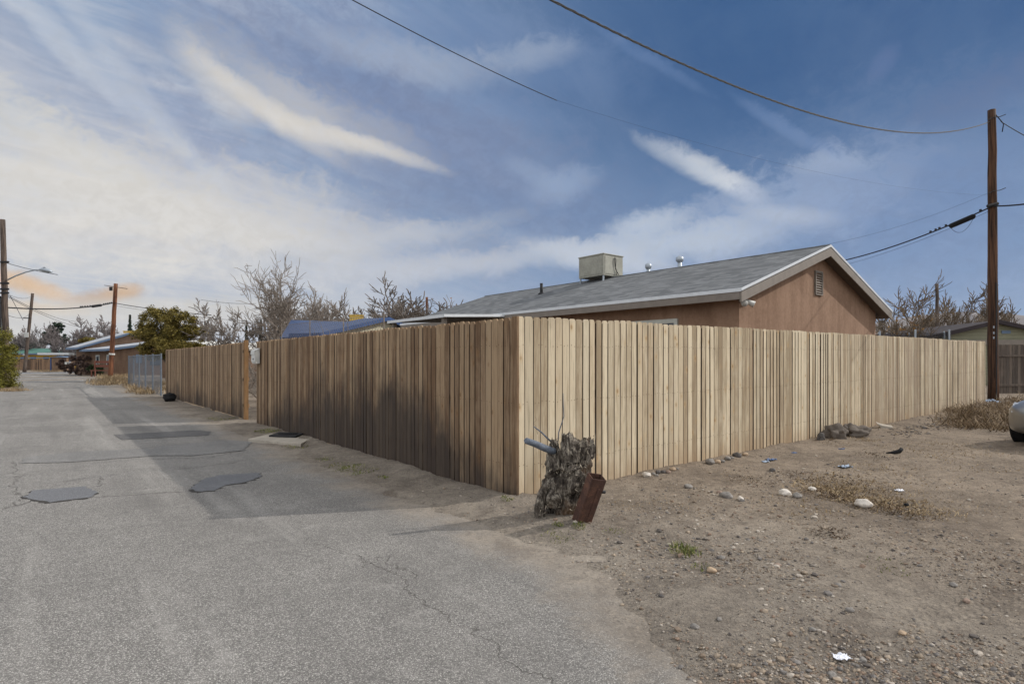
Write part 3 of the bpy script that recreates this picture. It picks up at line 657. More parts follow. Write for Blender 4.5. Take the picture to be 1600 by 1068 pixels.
# window in the long wall: only its head shows over the fence
mb = MB()
for (b0, b1, z0, z1) in ((1.40, 2.75, 2.20, 2.29), (1.40, 2.75, .98, 1.06), (1.40, 1.48, 1.06, 2.20), (2.67, 2.75, 1.06, 2.20)):
    c_ = H(-.025, (b0 + b1) / 2, (z0 + z1) / 2); mb.box(c_, (b1 - b0, .05, z1 - z0), math.atan2(ST[1], ST[0]))
win = mb.build('window', M['trim'], house, loc=ho)
mb = MB(); mb.box(H(-.008, 2.075, 1.63), (1.18, .012, 1.13), math.atan2(ST[1], ST[0])); pn = mb.build('pane', M['glass'], win); pn.location = (-ho[0], -ho[1], -ho[2])
mb = MB(); mb.box(H(-.03, 5.4, 1.02), (.9, .05, 2.04), math.atan2(ST[1], ST[0])); mb.build('door', M['trim'], house, loc=ho, bevel=.01)
# porch roof standing out from the street side
pb0, pb1, pd = 6.95, 10.2, 2.0
mb = MB(); zt, zl = EZ - .04, 2.60
mb.prism([H(-ov, pb0, zt), H(-ov - pd, pb0, zl), H(-ov - pd, pb0, zl - .05), H(-ov, pb0, zt - .05)], np.array((*(ST * (pb1 - pb0)), 0))); mb.build('porch_roof', M['shingle'], house, loc=ho)
mb = MB(); mb.prism([H(-ov, pb0 - .02, zt + .012), H(-ov - pd - .02, pb0 - .02, zl + .012), H(-ov - pd - .02, pb0 - .02, zl - .06), H(-ov, pb0 - .02, zt - .06)], np.array((*(ST * .02), 0)))
mb.prism([H(-ov - pd - .02, pb0, zl + .01), H(-ov - pd - .004, pb0, zl + .01), H(-ov - pd - .004, pb0, zl - .07), H(-ov - pd - .02, pb0, zl - .07)], np.array((*(ST * (pb1 - pb0)), 0))); mb.build('porch_fascia', M['drip'], house, loc=ho)
for b_ in (pb0 + .2, pb1 - .2): mb = MB(); mb.box(H(-ov - pd + .12, b_, 1.27), (.11, .11, 2.54), math.atan2(ST[1], ST[0])); mb.build('porch_post', M['fascia'], house, loc=ho)
# vent pipes
def roofz(a): return EZ + SL * (min(a, HW - a) + ov)
def locate(px, a):                   # distance along the ridge where a roof point shows at photo column px
    r = (px - 800) / F; q = HC + SD * a; return (r * q[1] - q[0]) / (ST[0] - r * ST[1])
bb = locate(846, 2.2); q = H(2.2, bb, roofz(2.2)); mb = MB(); mb.tube([q - (0, 0, .1), q + (0, 0, .34)], .05, 14); mb.tube([q - (0, 0, .03), q + (0, 0, .04)], [.13, .06], 14); mb.build('vent_pipe', M['dark'], house, True, loc=ho)
for px_, hh_, rr in ((1013, .46, .075), (1062, .52, .085)):
    bb = locate(px_, HW / 2 + .5); q = H(HW / 2 + .5, bb, roofz(HW / 2 + .5)); mb = MB()
    mb.tube([q - (0, 0, .1), q + (0, 0, hh_)], rr * .7, 14); mb.tube([q + (0, 0, hh_ - .10), q + (0, 0, hh_ - .05), q + (0, 0, hh_ + .04), q + (0, 0, hh_ + .09)], [rr * .9, rr * 1.35, rr * 1.25, .02], 14); mb.tube([q - (0, 0, .1), q + (0, 0, .12)], [rr * 2, rr * .8], 14); mb.build('vent_pipe', M['galv'], house, True, loc=ho)
# flood light at the corner
q = H(.02, -.06, EZ - .16); mb = MB(); mb.box(q, (.12, .09, .09), math.atan2(SD[1], SD[0]))
for d in (-1, 1):
    e = q + np.array((*(SD * .10 * d - ST * .06), -.05)); f = e + np.array((*(SD * .07 * d - ST * .08), -.05)); mb.tube([q, e, f], [.03, .045, .065], 12)
mb.build('flood_light', M['white'], house, True, loc=ho)
# evaporative cooler on the ridge
M['cooler'] = simple('beige painted steel', srgb(158, 157, 146), .6, .0, .12, 2.2)
bb = locate(943, HW / 2 - .42); q = H(HW / 2 - .42, bb, 0); cz0 = RZ - .02; cl_ = thing('swamp_cooler', 'boxy beige evaporative cooler standing on the ridge of the shingle roof', 'cooler', tuple(H(HW / 2, bb + .5, RZ)), None); co = tuple(H(HW / 2, bb + .5, RZ))
Cc = lambda a, b_, z: H(HW / 2 - .42 + a, bb + b_, cz0 + z)
mb = MB(); mb.prism([Cc(0, 0, .06), Cc(.92, 0, .06), Cc(.92, 1.08, .06), Cc(0, 1.08, .06)], (0, 0, .66)); mb.build('cabinet', M['cooler'], cl_, loc=co, bevel=.01)
mb = MB(); mb.prism([Cc(-.02, -.02, .72), Cc(.94, -.02, .72), Cc(.94, 1.10, .72), Cc(-.02, 1.10, .72)], (0, 0, .035)); mb.build('top_cover', M['cooler'], cl_, loc=co, bevel=.008)
mb = MB()
for a_, b_, sa_, sb_ in ((-.005, .54, .01, .96),): 
    mb.prism([Cc(-.012, .06, .12), Cc(-.012, 1.02, .12), Cc(-.012, 1.02, .68), Cc(-.012, .06, .68)], np.array((*(SD * .012), 0)))
mb.prism([Cc(.06, -.012, .12), Cc(.86, -.012, .12), Cc(.86, -.012, .68), Cc(.06, -.012, .68)], np.array((*(ST * .012), 0))); mb.build('side_panel', M['cooler'], cl_, loc=co, bevel=.004)
for a_, b_ in ((.04, .04), (.88, .04), (.04, 1.04), (.88, 1.04)): mb = MB(); mb.prism([Cc(a_ - .02, b_ - .02, -.30), Cc(a_ + .02, b_ - .02, -.30), Cc(a_ + .02, b_ + .02, -.30), Cc(a_ - .02, b_ + .02, -.30)], (0, 0, .36)); mb.build('leg', M['galv'], cl_, loc=co)
mb = MB(); mb.tube([Cc(.50, -.03, .66), Cc(.47, -.05, .60), Cc(.50, -.04, .40), Cc(.58, -.05, .18), Cc(.56, -.03, .04), Cc(.6, -.2, -.2)], .011, 6); mb.tube([Cc(.50, -.03, .66), Cc(.53, -.05, .58), Cc(.52, -.04, .30), Cc(.66, -.05, .12)], .011, 6); mb.build('supply_hose', M['dark'], cl_, loc=co)

# ------------------------------------------------------------ utility poles and wires
def frm(n, k): return
def pole(name, label, base, top, r0, r1, m_, extras=None, cat='utility pole', group=None):
    base, top = np.array(base, float), np.array(top, float); t = thing(name, label, cat, tuple(base), group)
    mb = MB(); N_ = 14
    mb.tube([base + (top - base) * i / N_ + np.array((math.sin(i * 1.7) * .008, math.cos(i * 2.3) * .008, 0)) for i in range(N_ + 1)], [r0 + (r1 - r0) * i / N_ for i in range(N_ + 1)], 16); s_ = mb.build('shaft', m_, t, True, loc=tuple(base))
    return t
def catenary(a, b_, sag, n=24):
    a, b_ = np.array(a, float), np.array(b_, float); return [a + (b_ - a) * i / n - np.array((0, 0, sag * 4 * (i / n) * (1 - i / n))) for i in range(n + 1)]
def wire(label, a, b_, sag, r, m_=None, n=24, name='overhead_wire'):
    mb = MB(); pts_ = catenary(a, b_, sag, n); mb.tube(pts_, r, 6)
    return tag(mb.build(name, m_ or M['wire'], None, True, loc=tuple(pts_[0])), label, 'wire')
# right hand pole
YP = 18.0; pb = np.array((X_at(1552, YP), YP, .1)); ptop = P(1550, 172, YP); pr = pole('utility_pole', 'tall brown wooden utility pole at the right end of the pale fence', pb, ptop, .145, .105, M['pole_dark'])
for z, c_ in ((P(0, 186, YP)[2], .16), (P(0, 300, YP)[2], .15)):
    q = np.array((pb[0], YP, z)); mb = MB(); mb.tube([q + (-.30, -.16, -.10), q + (-.10, -.12, .0), q + (.10, -.12, .02), q + (.30, -.10, .10)], .012, 5); mb.build('bracket', M['dark'], pr, loc=tuple(pb))
mb = MB(); mb.tube([P(1551, 182, YP) + (0, -.12, 0), P(1563, 196, YP) + (0, -.12, 0), P(1566, 206, YP)], .016, 6)
mb.build('drip_loop', M['dark'], pr, loc=tuple(pb))
for z in (1.55, 1.70, 1.88): mb = MB(); q = np.array((pb[0] - .09, YP - .13, z + .55)); mb.box(q, (.05, .012, .07), .3); mb.build('number_plate', M['galv'], pr, loc=tuple(pb))
mb = MB(); mb.tube([(pb[0] - .02, YP - .145, .1), (pb[0] - .02, YP - .135, 3.8)], .018, 6); mb.build('conduit', M['dark'], pr, loc=tuple(pb))
mb = MB(); mb.tube([P(1543, 322, YP - .14), P(1559, 318, YP - .14)], .05, 8); mb.build('clamp', M['dark'], pr, loc=tuple(pb))
# bundle with splice case
cA = P(1551, 322, YP - .12); cB = P(1200, 420, 31.0); pts_ = catenary(cA, cB, .55, 30)
mb = MB(); mb.tube(pts_, .022, 6); bd = thing('cable_bundle', 'thick black cable bundle sloping from the right pole down behind the house gable', 'cable', tuple(cA)); mb.build('cable', M['wire'], bd, True, loc=tuple(cA))
def along(pts_, px_):
    for a, b_ in zip(pts_[:-1], pts_[1:]):
        pa_, pb_ = 800 + F * a[0] / a[1], 800 + F * b_[0] / b_[1]
        if (pa_ - px_) * (pb_ - px_) <= 0: u = (px_ - pa_) / (pb_ - pa_ + 1e-9); return a + (b_ - a) * u
    return pts_[0]
a1, a2 = along(pts_, 1523), along(pts_, 1484); dn = np.array((0, 0, -.05))
mb = MB(); mb.tube([a1 + dn * .5, a1 + dn + (a2 - a1) * .06, a2 + dn - (a2 - a1) * .06, a2 + dn * .5], [.04, .085, .085, .04], 12); mb.build('splice_case', M['rubber'], bd, True, loc=tuple(cA))
for px_ in (1532, 1478, 1468, 1462, 1454): mb = MB(); q = along(pts_, px_); mb.box(q + (0, 0, .035), (.05, .05, .08)); mb.build('spacer', M['dark'], bd, loc=tuple(cA))
mb = MB(); mb.tube(catenary(a1 - (0, 0, .05), a2 - (0, 0, .05), .35, 12), .006, 4); mb.build('loop', M['dark'], bd, loc=tuple(cA))
wire('thick black cable leaving the right pole towards the right edge', P(1551, 322, YP - .12), P(1720, 292, 15.0), .12, .022)
wire('short drooping wire from the top of the right pole to the right edge', P(1564, 190, YP), P(1720, 262, 12.0), .1, .012)
wire('thin wire just below the thick bundle, between the right pole and the house gable', P(1545, 330, YP), P(1180, 432, 30.0), .55, .005)
wire('faint thin wire rising from the gable peak region to the right pole', P(1547, 300, YP), P(1240, 390, 19.5), .25, .003)
# twisted drop cable overhead
q0, q1 = P(700, -86, 5.6), P(1547, 190, YP); core = catenary(q0, q1, .95, 150)
def twist(core, ph, rr, turns):
    o = []
    for i, q in enumerate(core):
        a = 2 * math.pi * turns * i / len(core) + ph; o.append(q + rr * np.array((math.cos(a) * .4, 0, math.sin(a))))
    return o
tc = thing('service_drop', 'twisted grey brown service cable sweeping across the sky to the right pole', 'cable', tuple(q0))
for ph in (0, 2.1, 4.2):
    mb = MB(); mb.tube(twist(core, ph, .012, 34), .0065, 5); mb.build('strand', M['cable_twist'], tc, True, loc=tuple(q0))
wire('single thin dark wire crossing the upper middle of the sky', P(480, -38, 6.2), P(870, 157, 9.9), .05, .0062)
wire('hair thin wire continuing above the house roof towards the right pole', P(870, 157, 9.9), P(1549, 305, YP), .35, .0013)
# left hand poles
YL = 31.0; lb = np.array((X_at(11, YL), YL, 0)); lt = P(4, 343, YL); lp = pole('utility_pole', 'tall grey pole behind the green hedge at the left edge, carrying a street lamp', lb, lt, .16, .12, M['pole_grey'])
mb = MB(); mb.tube([P(12, 437, YL), P(24, 431, YL), P(40, 425, YL), P(55, 421.5, YL), P(66, 421.5, YL)], .035, 8); arm = mb.build('lamp_arm', M['galv'], lp, True, loc=tuple(lb))
mb = MB(); mb.tube([P(62, 421.5, YL), P(68, 421, YL), P(76, 423, YL), P(81, 425, YL)], [.05, .12, .11, .04], 10); lh = mb.build('lamp_head', M['galv'], lp, True, loc=tuple(lb))
mb = MB(); mb.tube([P(69, 420, YL), P(69, 417.5, YL)], .06, 8); mb.build('photocell', M['dark'], lp, loc=tuple(lb))
for py_ in (410, 443, 452, 458): mb = MB(); mb.box(P(7, py_, YL) + (.15, -.16, 0), (.42, .09, .10)); mb.build('bracket', M['dark'], lp, loc=tuple(lb))
mb = MB(); mb.tube([P(5, 463, YL) + (0, -.2, 0), P(7, 550, YL) + (0, -.2, 0)], .05, 8); mb.build('conduit', M['dark'], lp, loc=tuple(lb))
Y2 = 72.0; l2b = np.array((X_at(38, Y2), Y2, 0)); l2t = P(51, 458, Y2); p2 = pole('utility_pole', 'leaning grey pole beside the far fence at the end of the street', l2b, l2t, .20, .15, M['pole_grey'])
mb = MB(); mb.tube([P(43.5, 497, Y2) + (-.3, -.3, 0), P(43.5, 497, Y2) + (.6, -.3, 0)], .06, 6); mb.build('bracket', M['dark'], p2, loc=tuple(l2b))
mb = MB(); mb.box(P(43.5, 523, Y2) + (0, -.22, 0), (.5, .06, .6)); mb.build('notice', M['white'], p2, loc=tuple(l2b))
mb = MB(); mb.tube([P(38.8, 555, Y2), P(39.0, 553, Y2)], .22, 10); mb.build('band', M['white'], p2, loc=tuple(l2b))
Y3 = 47.0; l3b = np.array((X_at(172.5, Y3), Y3, 0)); l3t = P(181, 443, Y3); p3 = pole('utility_pole', 'orange brown leaning pole in dry grass in front of the brick house', l3b, l3t, .19, .14, M['pole_orange'])
mb = MB(); mb.tube([P(163, 445.5, Y3), P(199, 451, Y3)], .022, 6); mb.build('crossarm', M['dark'], p3, loc=tuple(l3b))
mb = MB(); mb.box(P(176, 451.5, Y3) + (0, -.2, 0), (.2, .12, .3)); mb.build('insulator', M['dark'], p3, loc=tuple(l3b))
mb = MB(); mb.tube([P(174.8, 554, Y3), P(175, 551.5, Y3)], .22, 10); mb.build('band', M['white'], p3, loc=tuple(l3b))
Y4 = 52.0; pole('utility_pole', 'small far reddish pole between the bare tree and the shingle roof', (X_at(666, Y4), Y4, 0), P(667, 464, Y4), .13, .11, M['pole_orange'])
pole('utility_pole', 'thin grey post standing inside the bare tree left of the right pole', (X_at(1465, 36), 36, 0), P(1464, 443, 36), .11, .09, M['pole_grey'])
k3 = P(177.5, 473, Y3); kk = thing('cable_bundle', 'black cable bundle with clips running between the left pole and the brick house pole', 'cable', tuple(k3))
pts_ = catenary(k3, P(8, 480, YL), .25, 30); mb = MB(); mb.tube(pts_, .035, 6); mb.build('cable', M['wire'], kk, True, loc=tuple(k3))
a1, a2 = along(pts_, 143), along(pts_, 159); mb = MB(); mb.tube([a1, a1 + (a2 - a1) * .1, a2 - (a2 - a1) * .1, a2], [.04, .10, .10, .04], 8); mb.build('splice_case', M['rubber'], kk, True, loc=tuple(k3))
for px_ in (126, 129, 133, 137, 141, 162, 165, 168, 171, 174): mb = MB(); q = along(pts_, px_); mb.box(q + (0, 0, .05), (.07, .07, .12)); mb.build('clip', M['dark'], kk, loc=tuple(k3))
wire('black cable from the brick house pole passing over the juniper tree', k3, P(330, 492, 40.0), .1, .026)
wire('thin wire from the brick house pole over the juniper', P(178, 477, Y3), P(420, 504, 36.0), .15, .010)
wire('thin wire from the left pole past the lamp head', P(8, 410, YL), P(90, 429, 30.0), .05, .014)
wire('upper thin wire between the left pole and the leaning grey pole', P(8, 458, YL), P(50, 462, Y2), .3, .012)
wire('thin wire from the left pole down to the far trees', P(8, 459, YL), P(125, 502, 62.0), .4, .014)
wire('second thin wire from the left pole sagging to the brick house roof', P(8, 461, YL), P(140, 512, 60.0), .4, .014)
wire('short wire low between the left pole and the leaning pole', P(9, 491, YL), P(45, 491, Y2), .3, .014)
wire('steep guy wire at the leftmost pole', P(16, 462, YL), P(36, 500, 29.0), 0, .012)
wire('thin wire over the top of the far left house trees', P(314, 468, 60.0), P(400, 474, 60), .15, .016)
wire('thin wire from the small far pole to the shingle roof', P(667, 467, Y4), P(700, 482, 40.0), .05, .014)

# ------------------------------------------------------------ background buildings
def gable_block(t, o, rd_, wd_, half, length, eave, ridge, wall_m, roof_m, over=.35, thick=.12, fasc=None, loc=None):
    """gable roof: ridge starts at o (ground point under the near ridge end), runs along rd_ (unit), half width along wd_"""
    o = np.array(o, float); r3 = np.array((*rd_, 0)); w3 = np.array((*wd_, 0)); sl_ = (ridge - eave) / half
    A = lambda a, b_, z: o + w3 * a + r3 * b_ + np.array((0, 0, z))
    e_ = eave - .12
    mb = MB(); mb.prism([A(-half + over, over, 0), A(half - over, over, 0), A(half - over, over, e_ + sl_ * over), A(0, over, ridge - .14), A(-half + over, over, e_ + sl_ * over)], r3 * (length - 2 * over)); mb.build('wall', wall_m, t, loc=loc)
    for s_ in (-1, 1):
        mb = MB(); mb.prism([A(s_ * half, 0, eave), A(0, 0, ridge), A(0, 0, ridge - thick), A(s_ * half, 0, eave - thick)], r3 * length); mb.build('roof', roof_m, t, loc=loc)
        if fasc: mb = MB(); mb.prism([A(s_ * half, -.03, eave + .03), A(0, -.03, ridge + .03), A(0, -.03, ridge - thick - .08), A(s_ * half, -.03, eave - thick - .08)], r3 * .028); mb.prism([A(s_ * (half + .03), 0, eave + .03), A(s_ * (half + .002), 0, eave + .03), A(s_ * (half + .002), 0, eave - thick - .06), A(s_ * (half + .03), 0, eave - thick - .06)], r3 * length); mb.build('fascia', fasc, t, loc=loc)
    return A
# blue metal roof house
def metal_roof(name, c, d, sp):
    m, t, b = mat(name); p = POS(t); u = t.dot(p, (d[0], d[1], 0)); fr = t.m('ABSOLUTE', t.m('SUBTRACT', t.m('FRACT', t.m('MULTIPLY', u, 1 / sp)), .5))
    k = t.ss(fr, .42, .48); n_ = t.noise(p, 2.5, 5, .6)
    t.put(b.inputs['Base Color'], t.mix(k, t.mix(n_, tuple(x * .8 for x in c), tuple(min(1, x * 1.25) for x in c)), tuple(x * .45 for x in c)))
    b.inputs['Roughness'].default_value = .45; bump(t, b, k, .8, .03); return m
rdv = np.array((-.926, .377)); wdv = np.array((.377, .926))
M['blue_roof'] = metal_roof('blue standing seam roof', srgb(58, 78, 114), rdv, .42); M['blue_trim'] = simple('blue painted trim', srgb(54, 78, 120), .6, 0, .08)
def siding(name, c0, c1, vertical=True, d=(1, 0), sp=.2):
    m, t, b = mat(name); p = POS(t)
    if vertical: u = t.dot(p, (d[0], d[1], 0))
    else: q = t.n('ShaderNodeSeparateXYZ'); t.L.new(p, q.inputs[0]); u = q.outputs[2]
    fr = t.m('FRACT', t.m('MULTIPLY', u, 1 / sp)); k = t.ss(fr, .10, .02); n_ = t.noise(p, 3, 5, .6)
    t.put(b.inputs['Base Color'], t.mix(k, t.mix(n_, c0, c1), tuple(x * .55 for x in c0))); bump(t, b, t.m('SUBTRACT', fr, k), .5, .02); return m
M['cream'] = siding('cream vertical siding', srgb(176, 170, 148), srgb(196, 190, 168), True, wdv, .3)
A0 = P(608, 496, 28.0); bl = thing('blue_roof_house', 'cream sided house with a blue standing seam gable roof behind the street fence', 'house', (A0[0], A0[1], 0)); ho2 = (A0[0], A0[1], 0)
gable_block(bl, (A0[0], A0[1], 0), rdv, wdv, 4.9, 1.6, 2.50, A0[2], M['cream'], M['blue_roof'], .35, .06, M['blue_trim'], ho2)
mb = MB(); mb.add([P(455, 502, 31.5), P(562, 505.5, 30.0), P(520, 524, 25.6), P(438, 530, 26.0)], [(0, 1, 2, 3)]); wg = mb.build('rear_roof', M['blue_roof'], bl, loc=ho2); sm = wg.modifiers.new('t', 'SOLIDIFY'); sm.thickness = .08
mb = MB(); q0_, q1_ = P(441, 530, 26.2), P(519, 525, 25.9); mb.prism([(q0_[0], q0_[1], 0), (q1_[0], q1_[1], 0), (q1_[0], q1_[1], q1_[2] - .12), (q0_[0], q0_[1], q0_[2] - .12)], (-.6, 3.4, 0)); mb.build('rear_wall', M['cream'], bl, loc=ho2)
M['yellow_steel'] = simple('yellow painted steel', srgb(214, 180, 92), .6, 0, .08)
def cooler(label, q, s, h, m_, rz=.3):
    t = thing('swamp_cooler', label, 'cooler', tuple(q)); mb = MB(); mb.box(q + (0, 0, h / 2), (s, s, h), rz); mb.build('cabinet', m_, t, loc=tuple(q), bevel=.02)
    mb = MB(); mb.box(q + (0, 0, h + .025), (s * 1.06, s * 1.06, .05), rz); mb.build('top_cover', m_, t, loc=tuple(q))
    mb = MB()
    mb.box(q + np.array((math.sin(rz), -math.cos(rz), 0)) * (s / 2 + .01) + (0, 0, h / 2), (s * .8, .02, h * .8), rz); mb.build('side_panel', m_, t, loc=tuple(q))
    mb = MB(); mb.box(q + (0, 0, -.12), (s * .5, s * .5, .24), rz); mb.build('duct', M['galv'], t, loc=tuple(q))
qa = P(557, 503.5, 31.5); cooler('yellow evaporative cooler standing on the blue metal roof', qa, .72, .34, M['yellow_steel'])
# brick house up the street
M['brick'] = stucco('brown brick', srgb(104, 84, 70), srgb(132, 108, 90)); M['lightroof'] = simple('pale grey roofing', srgb(168, 172, 178), .8, 0, .06); M['bluegrey'] = simple('blue grey trim', srgb(104, 122, 146), .6, 0, .05)
bo = np.array((X_at(179, 54.0), 54.0, 0)); u1 = np.array((.96, .28)); u2 = np.array((-.80, .60)); bh = thing('brick_house', 'brown brick house with stepped shed roofs and blue grey fascia up the street', 'house', tuple(bo)); bl3 = tuple(bo)
B = lambda a, b_, z: bo + np.array((*(u1 * a + u2 * b_), z))
mb = MB(); mb.prism([B(0, 0, 0), B(6, 0, 0), B(6, 0, 3.4), B(0, 0, 2.55)], np.array((*(u2 * 6.0), 0))); mb.build('wall', M['brick'], bh, loc=bl3)
mb = MB(); mb.prism([B(-.9, -.5, 2.52), B(6.3, -.5, 3.60), B(6.3, -.5, 3.40), B(-.9, -.5, 2.32)], np.array((*(u2 * 7.0), 0))); mb.build('roof', M['bluegrey'], bh, loc=bl3)
mb = MB(); mb.prism([B(-.85, -.45, 2.54), B(6.3, -.45, 3.615), B(6.3, -.45, 3.605), B(-.85, -.45, 2.53)], np.array((*(u2 * 6.9), 0))); mb.build('roof_sheet', M['lightroof'], bh, loc=bl3)
mb = MB(); mb.prism([B(-.5, 6.01, 0), B(5.5, 6.01, 0), B(5.5, 6.01, 3.5), B(3.2, 6.01, 4.0), B(-.5, 6.01, 2.75)], np.array((*(u2 * 2.6), 0))); mb.build('rear_wall', M['brick'], bh, loc=bl3)
mb = MB(); mb.prism([B(-1.3, 5.8, 2.72), B(3.2, 5.8, 4.22), B(5.8, 5.8, 3.60), B(5.8, 5.8, 3.42), B(3.2, 5.8, 4.02), B(-1.3, 5.8, 2.54)], np.array((*(u2 * 3.3), 0))); mb.build('roof', M['bluegrey'], bh, loc=bl3)
mb = MB(); mb.prism([B(-1.25, 5.85, 2.76), B(3.2, 5.85, 4.245), B(3.2, 5.85, 4.23), B(-1.25, 5.85, 2.745)], np.array((*(u2 * 3.2), 0))); mb.build('roof_sheet', M['lightroof'], bh, loc=bl3)
for b_ in (1.4, 4.2):
    fr_ = MB()
    for (x0, x1, z0, z1) in ((-.45, .45, 1.9, 1.98), (-.45, .45, .95, 1.03), (-.45, -.38, 1.03, 1.9), (.38, .45, 1.03, 1.9)): fr_.prism([B(-.05, b_ + x0, z0), B(-.05, b_ + x1, z0), B(-.05, b_ + x1, z1), B(-.05, b_ + x0, z1)], np.array((*(u1 * .04), 0)))
    wf = fr_.build('window', M['trim'], bh, loc=bl3); g_ = MB(); g_.prism([B(-.02, b_ - .38, 1.03), B(-.02, b_ + .38, 1.03), B(-.02, b_ + .38, 1.9), B(-.02, b_ - .38, 1.9)], np.array((*(u1 * .015), 0))); q = g_.build('pane', M['glass'], wf); q.location = (-bl3[0], -bl3[1], 0)
mb = MB(); mb.box(B(1.95, -.12, 1.6), (.45, .2, .8), .28); mb.build('meter_box', M['bluegrey'], bh, loc=bl3)
mb = MB(); mb.box(B(3.4, -.05, 1.5), (1.0, .06, 1.0), .28); mb.build('window', M['glass'], bh, loc=bl3)
qa = P(209, 526, 62); cooler('small yellow cooler on the roof of the brick house up the street', qa, 1.5, .55, M['yellow_steel'])
t = thing('roof_vent', 'white pipe vent on the brick house roof next to the juniper', 'vent', tuple(P(219, 529, 60))); mb = MB(); mb.tube([P(219, 532, 60), P(219, 514, 60)], .22, 8); mb.build('pipe', M['white'], t, loc=tuple(P(219, 529, 60))); mb = MB(); mb.tube([P(219, 514, 60), P(219, 512, 60)], [.32, .1], 8); mb.build('cap', M['white'], t, loc=tuple(P(219, 529, 60)))
# low white roof behind the juniper
wr = np.array((X_at(330, 46.0), 46.0, 0)); whs = thing('low_house', 'low house with a whitish gable roof partly hidden behind the juniper', 'house', tuple(wr))
M['whiteroof'] = simple('whitish shingle', srgb(196, 194, 188), .9, 0, .06, 1.2); gable_block(whs, tuple(wr - np.array((1.2, 1.2, 0))), np.array((.35, .936)), np.array((.936, -.35)), 3.4, 8, 2.35, 3.0, M['brick'], M['whiteroof'], .3, .12, None, tuple(wr))
# green roofed building behind the far fence
gr = np.array((X_at(60, 104.0), 104.0, 0)); gb = thing('green_roof_building', 'long low building with a green roof and yellow walls beyond the far fence', 'building', tuple(gr))
M['greenroof'] = simple('green roofing', srgb(84, 122, 112), .8, 0, .08, .6); M['yellow'] = simple('ochre stucco', srgb(196, 156, 70), .9, 0, .06, 1)
gable_block(gb, tuple(gr + np.array((-34, 4, 0))), np.array((1, 0)), np.array((0, -1)), 5.0, 44, 2.75, 3.75, M['yellow'], M['greenroof'], .6, .15, M['bluegrey'], tuple(gr))
mb = MB(); q = P(92, 552.6, 97); mb.box(q, (5.2, 2.5, .35)); mb.build('porch_roof', M['drip'], gb, loc=tuple(gr))
for px_ in (23, 36, 52, 72): mb = MB(); q = P(px_, 561, 98.4); mb.box(q, (.9, .1, .9)); mb.build('window', M['glass'], gb, loc=tuple(gr))
mb = MB(); q = P(93, 544.5, 101); mb.tube([q + (0, -.2, 0), q + (0, .0, 0)], [.38, .30], 12); mb.build('satellite_dish', M['white'], gb, loc=tuple(gr))
# far wooden fence at the street end
ff0, ff1 = np.array((X_at(-120, 90.), 90.)), np.array((X_at(88, 88.), 88.)); dv = ff1 - ff0; ln = np.linalg.norm(dv); dv /= ln
ft = thing('board_fence', 'dark brown board fence closing the far end of the street', 'fence', (ff1[0], ff1[1], 0)); rnd = random.Random(5)
i = 0; s_ = 0
while s_ < ln:
    wl = 2.4; hh_ = rnd.uniform(1.55, 1.75); mb = MB(); k = 0
    while k < wl - .05: q = ff0 + dv * (s_ + k + .1); mb.box((q[0], q[1], hh_ / 2), (.185, .03, hh_ + rnd.uniform(-.05, .05)), math.atan2(dv[1], dv[0]), (rnd.random(), rnd.random(), rnd.random())); k += .2
    mb.build('fence_panel', M['wood_far'], ft, loc=(ff1[0], ff1[1], 0)); s_ += wl
mb = MB(); q0_, q1_ = np.array((*ff0, 1.85)), np.array((*ff1, 1.85)); mb.tube([q0_, q1_], .07, 6); mb.build('top_rail', M['bluegrey'], ft, loc=(ff1[0], ff1[1], 0))
# blue grey shed beside it
q = np.array((X_at(99, 84.), 84., 0)); sh = thing('shed', 'small grey shed with a blue corner beside the end of the far fence', 'shed', tuple(q)); mb = MB(); mb.box(q + (0, 0, .95), (2.0, 1.8, 1.9), .1); mb.build('wall', M['wood_far'], sh, loc=tuple(q)); mb = MB(); mb.box(q + (-1.05, -.95, .95), (.16, .10, 1.9), .1); mb.build('corner_post', M['blue_trim'], sh, loc=tuple(q)); mb = MB(); mb.prism([q + (-1.2, -1.1, 1.92), q + (1.2, -1.1, 1.92), q + (0, -1.1, 2.1)], (0, 2.3, 0)); mb.build('roof', M['bluegrey'], sh, loc=tuple(q))
# street name sign and bins
q = np.array((X_at(109, 66.), 66., 0)); sg = thing('street_sign', 'small white rectangular sign on a blue post by the far bushes', 'sign', tuple(q)); mb = MB(); mb.tube([q, q + (0, 0, 1.5)], .05, 8); mb.build('post', M['blue_trim'], sg, loc=tuple(q)); mb = MB(); mb.box(q + (-.15, -.07, 1.15), (.72, .04, .28)); mb.build('sign_board', M['white'], sg, loc=tuple(q), bevel=.01)
# right side house
q = np.array((X_at(1561, 30.), 30., 0)); rh = thing('siding_house', 'low house with pale green siding and dark gable roof behind the right pole', 'house', tuple(q))
M['greensiding'] = siding('pale green lap siding', srgb(128, 128, 108), srgb(144, 143, 122), False, (1, 0), .17); M['darkroof'] = simple('dark shingle', srgb(60, 54, 56), .9, 0, .08, 3)
gable_block(rh, tuple(q), np.array((.12, .993)), np.array((.993, -.12)), 3.45, 9, 2.66, 3.5, M['greensiding'], M['darkroof'], .3, .10, M['darkroof'], tuple(q))
mb = MB(); mb.box(q + (.55, .22, 2.9), (.42, .05, .16), -.12); mb.build('vent', M['bluegrey'], rh, loc=tuple(q))
mb = MB(); mb.box(q + (0, .24, 2.36), (6.2, .06, .26), -.12); mb.build('band_board', M['fascia'], rh, loc=tuple(q))
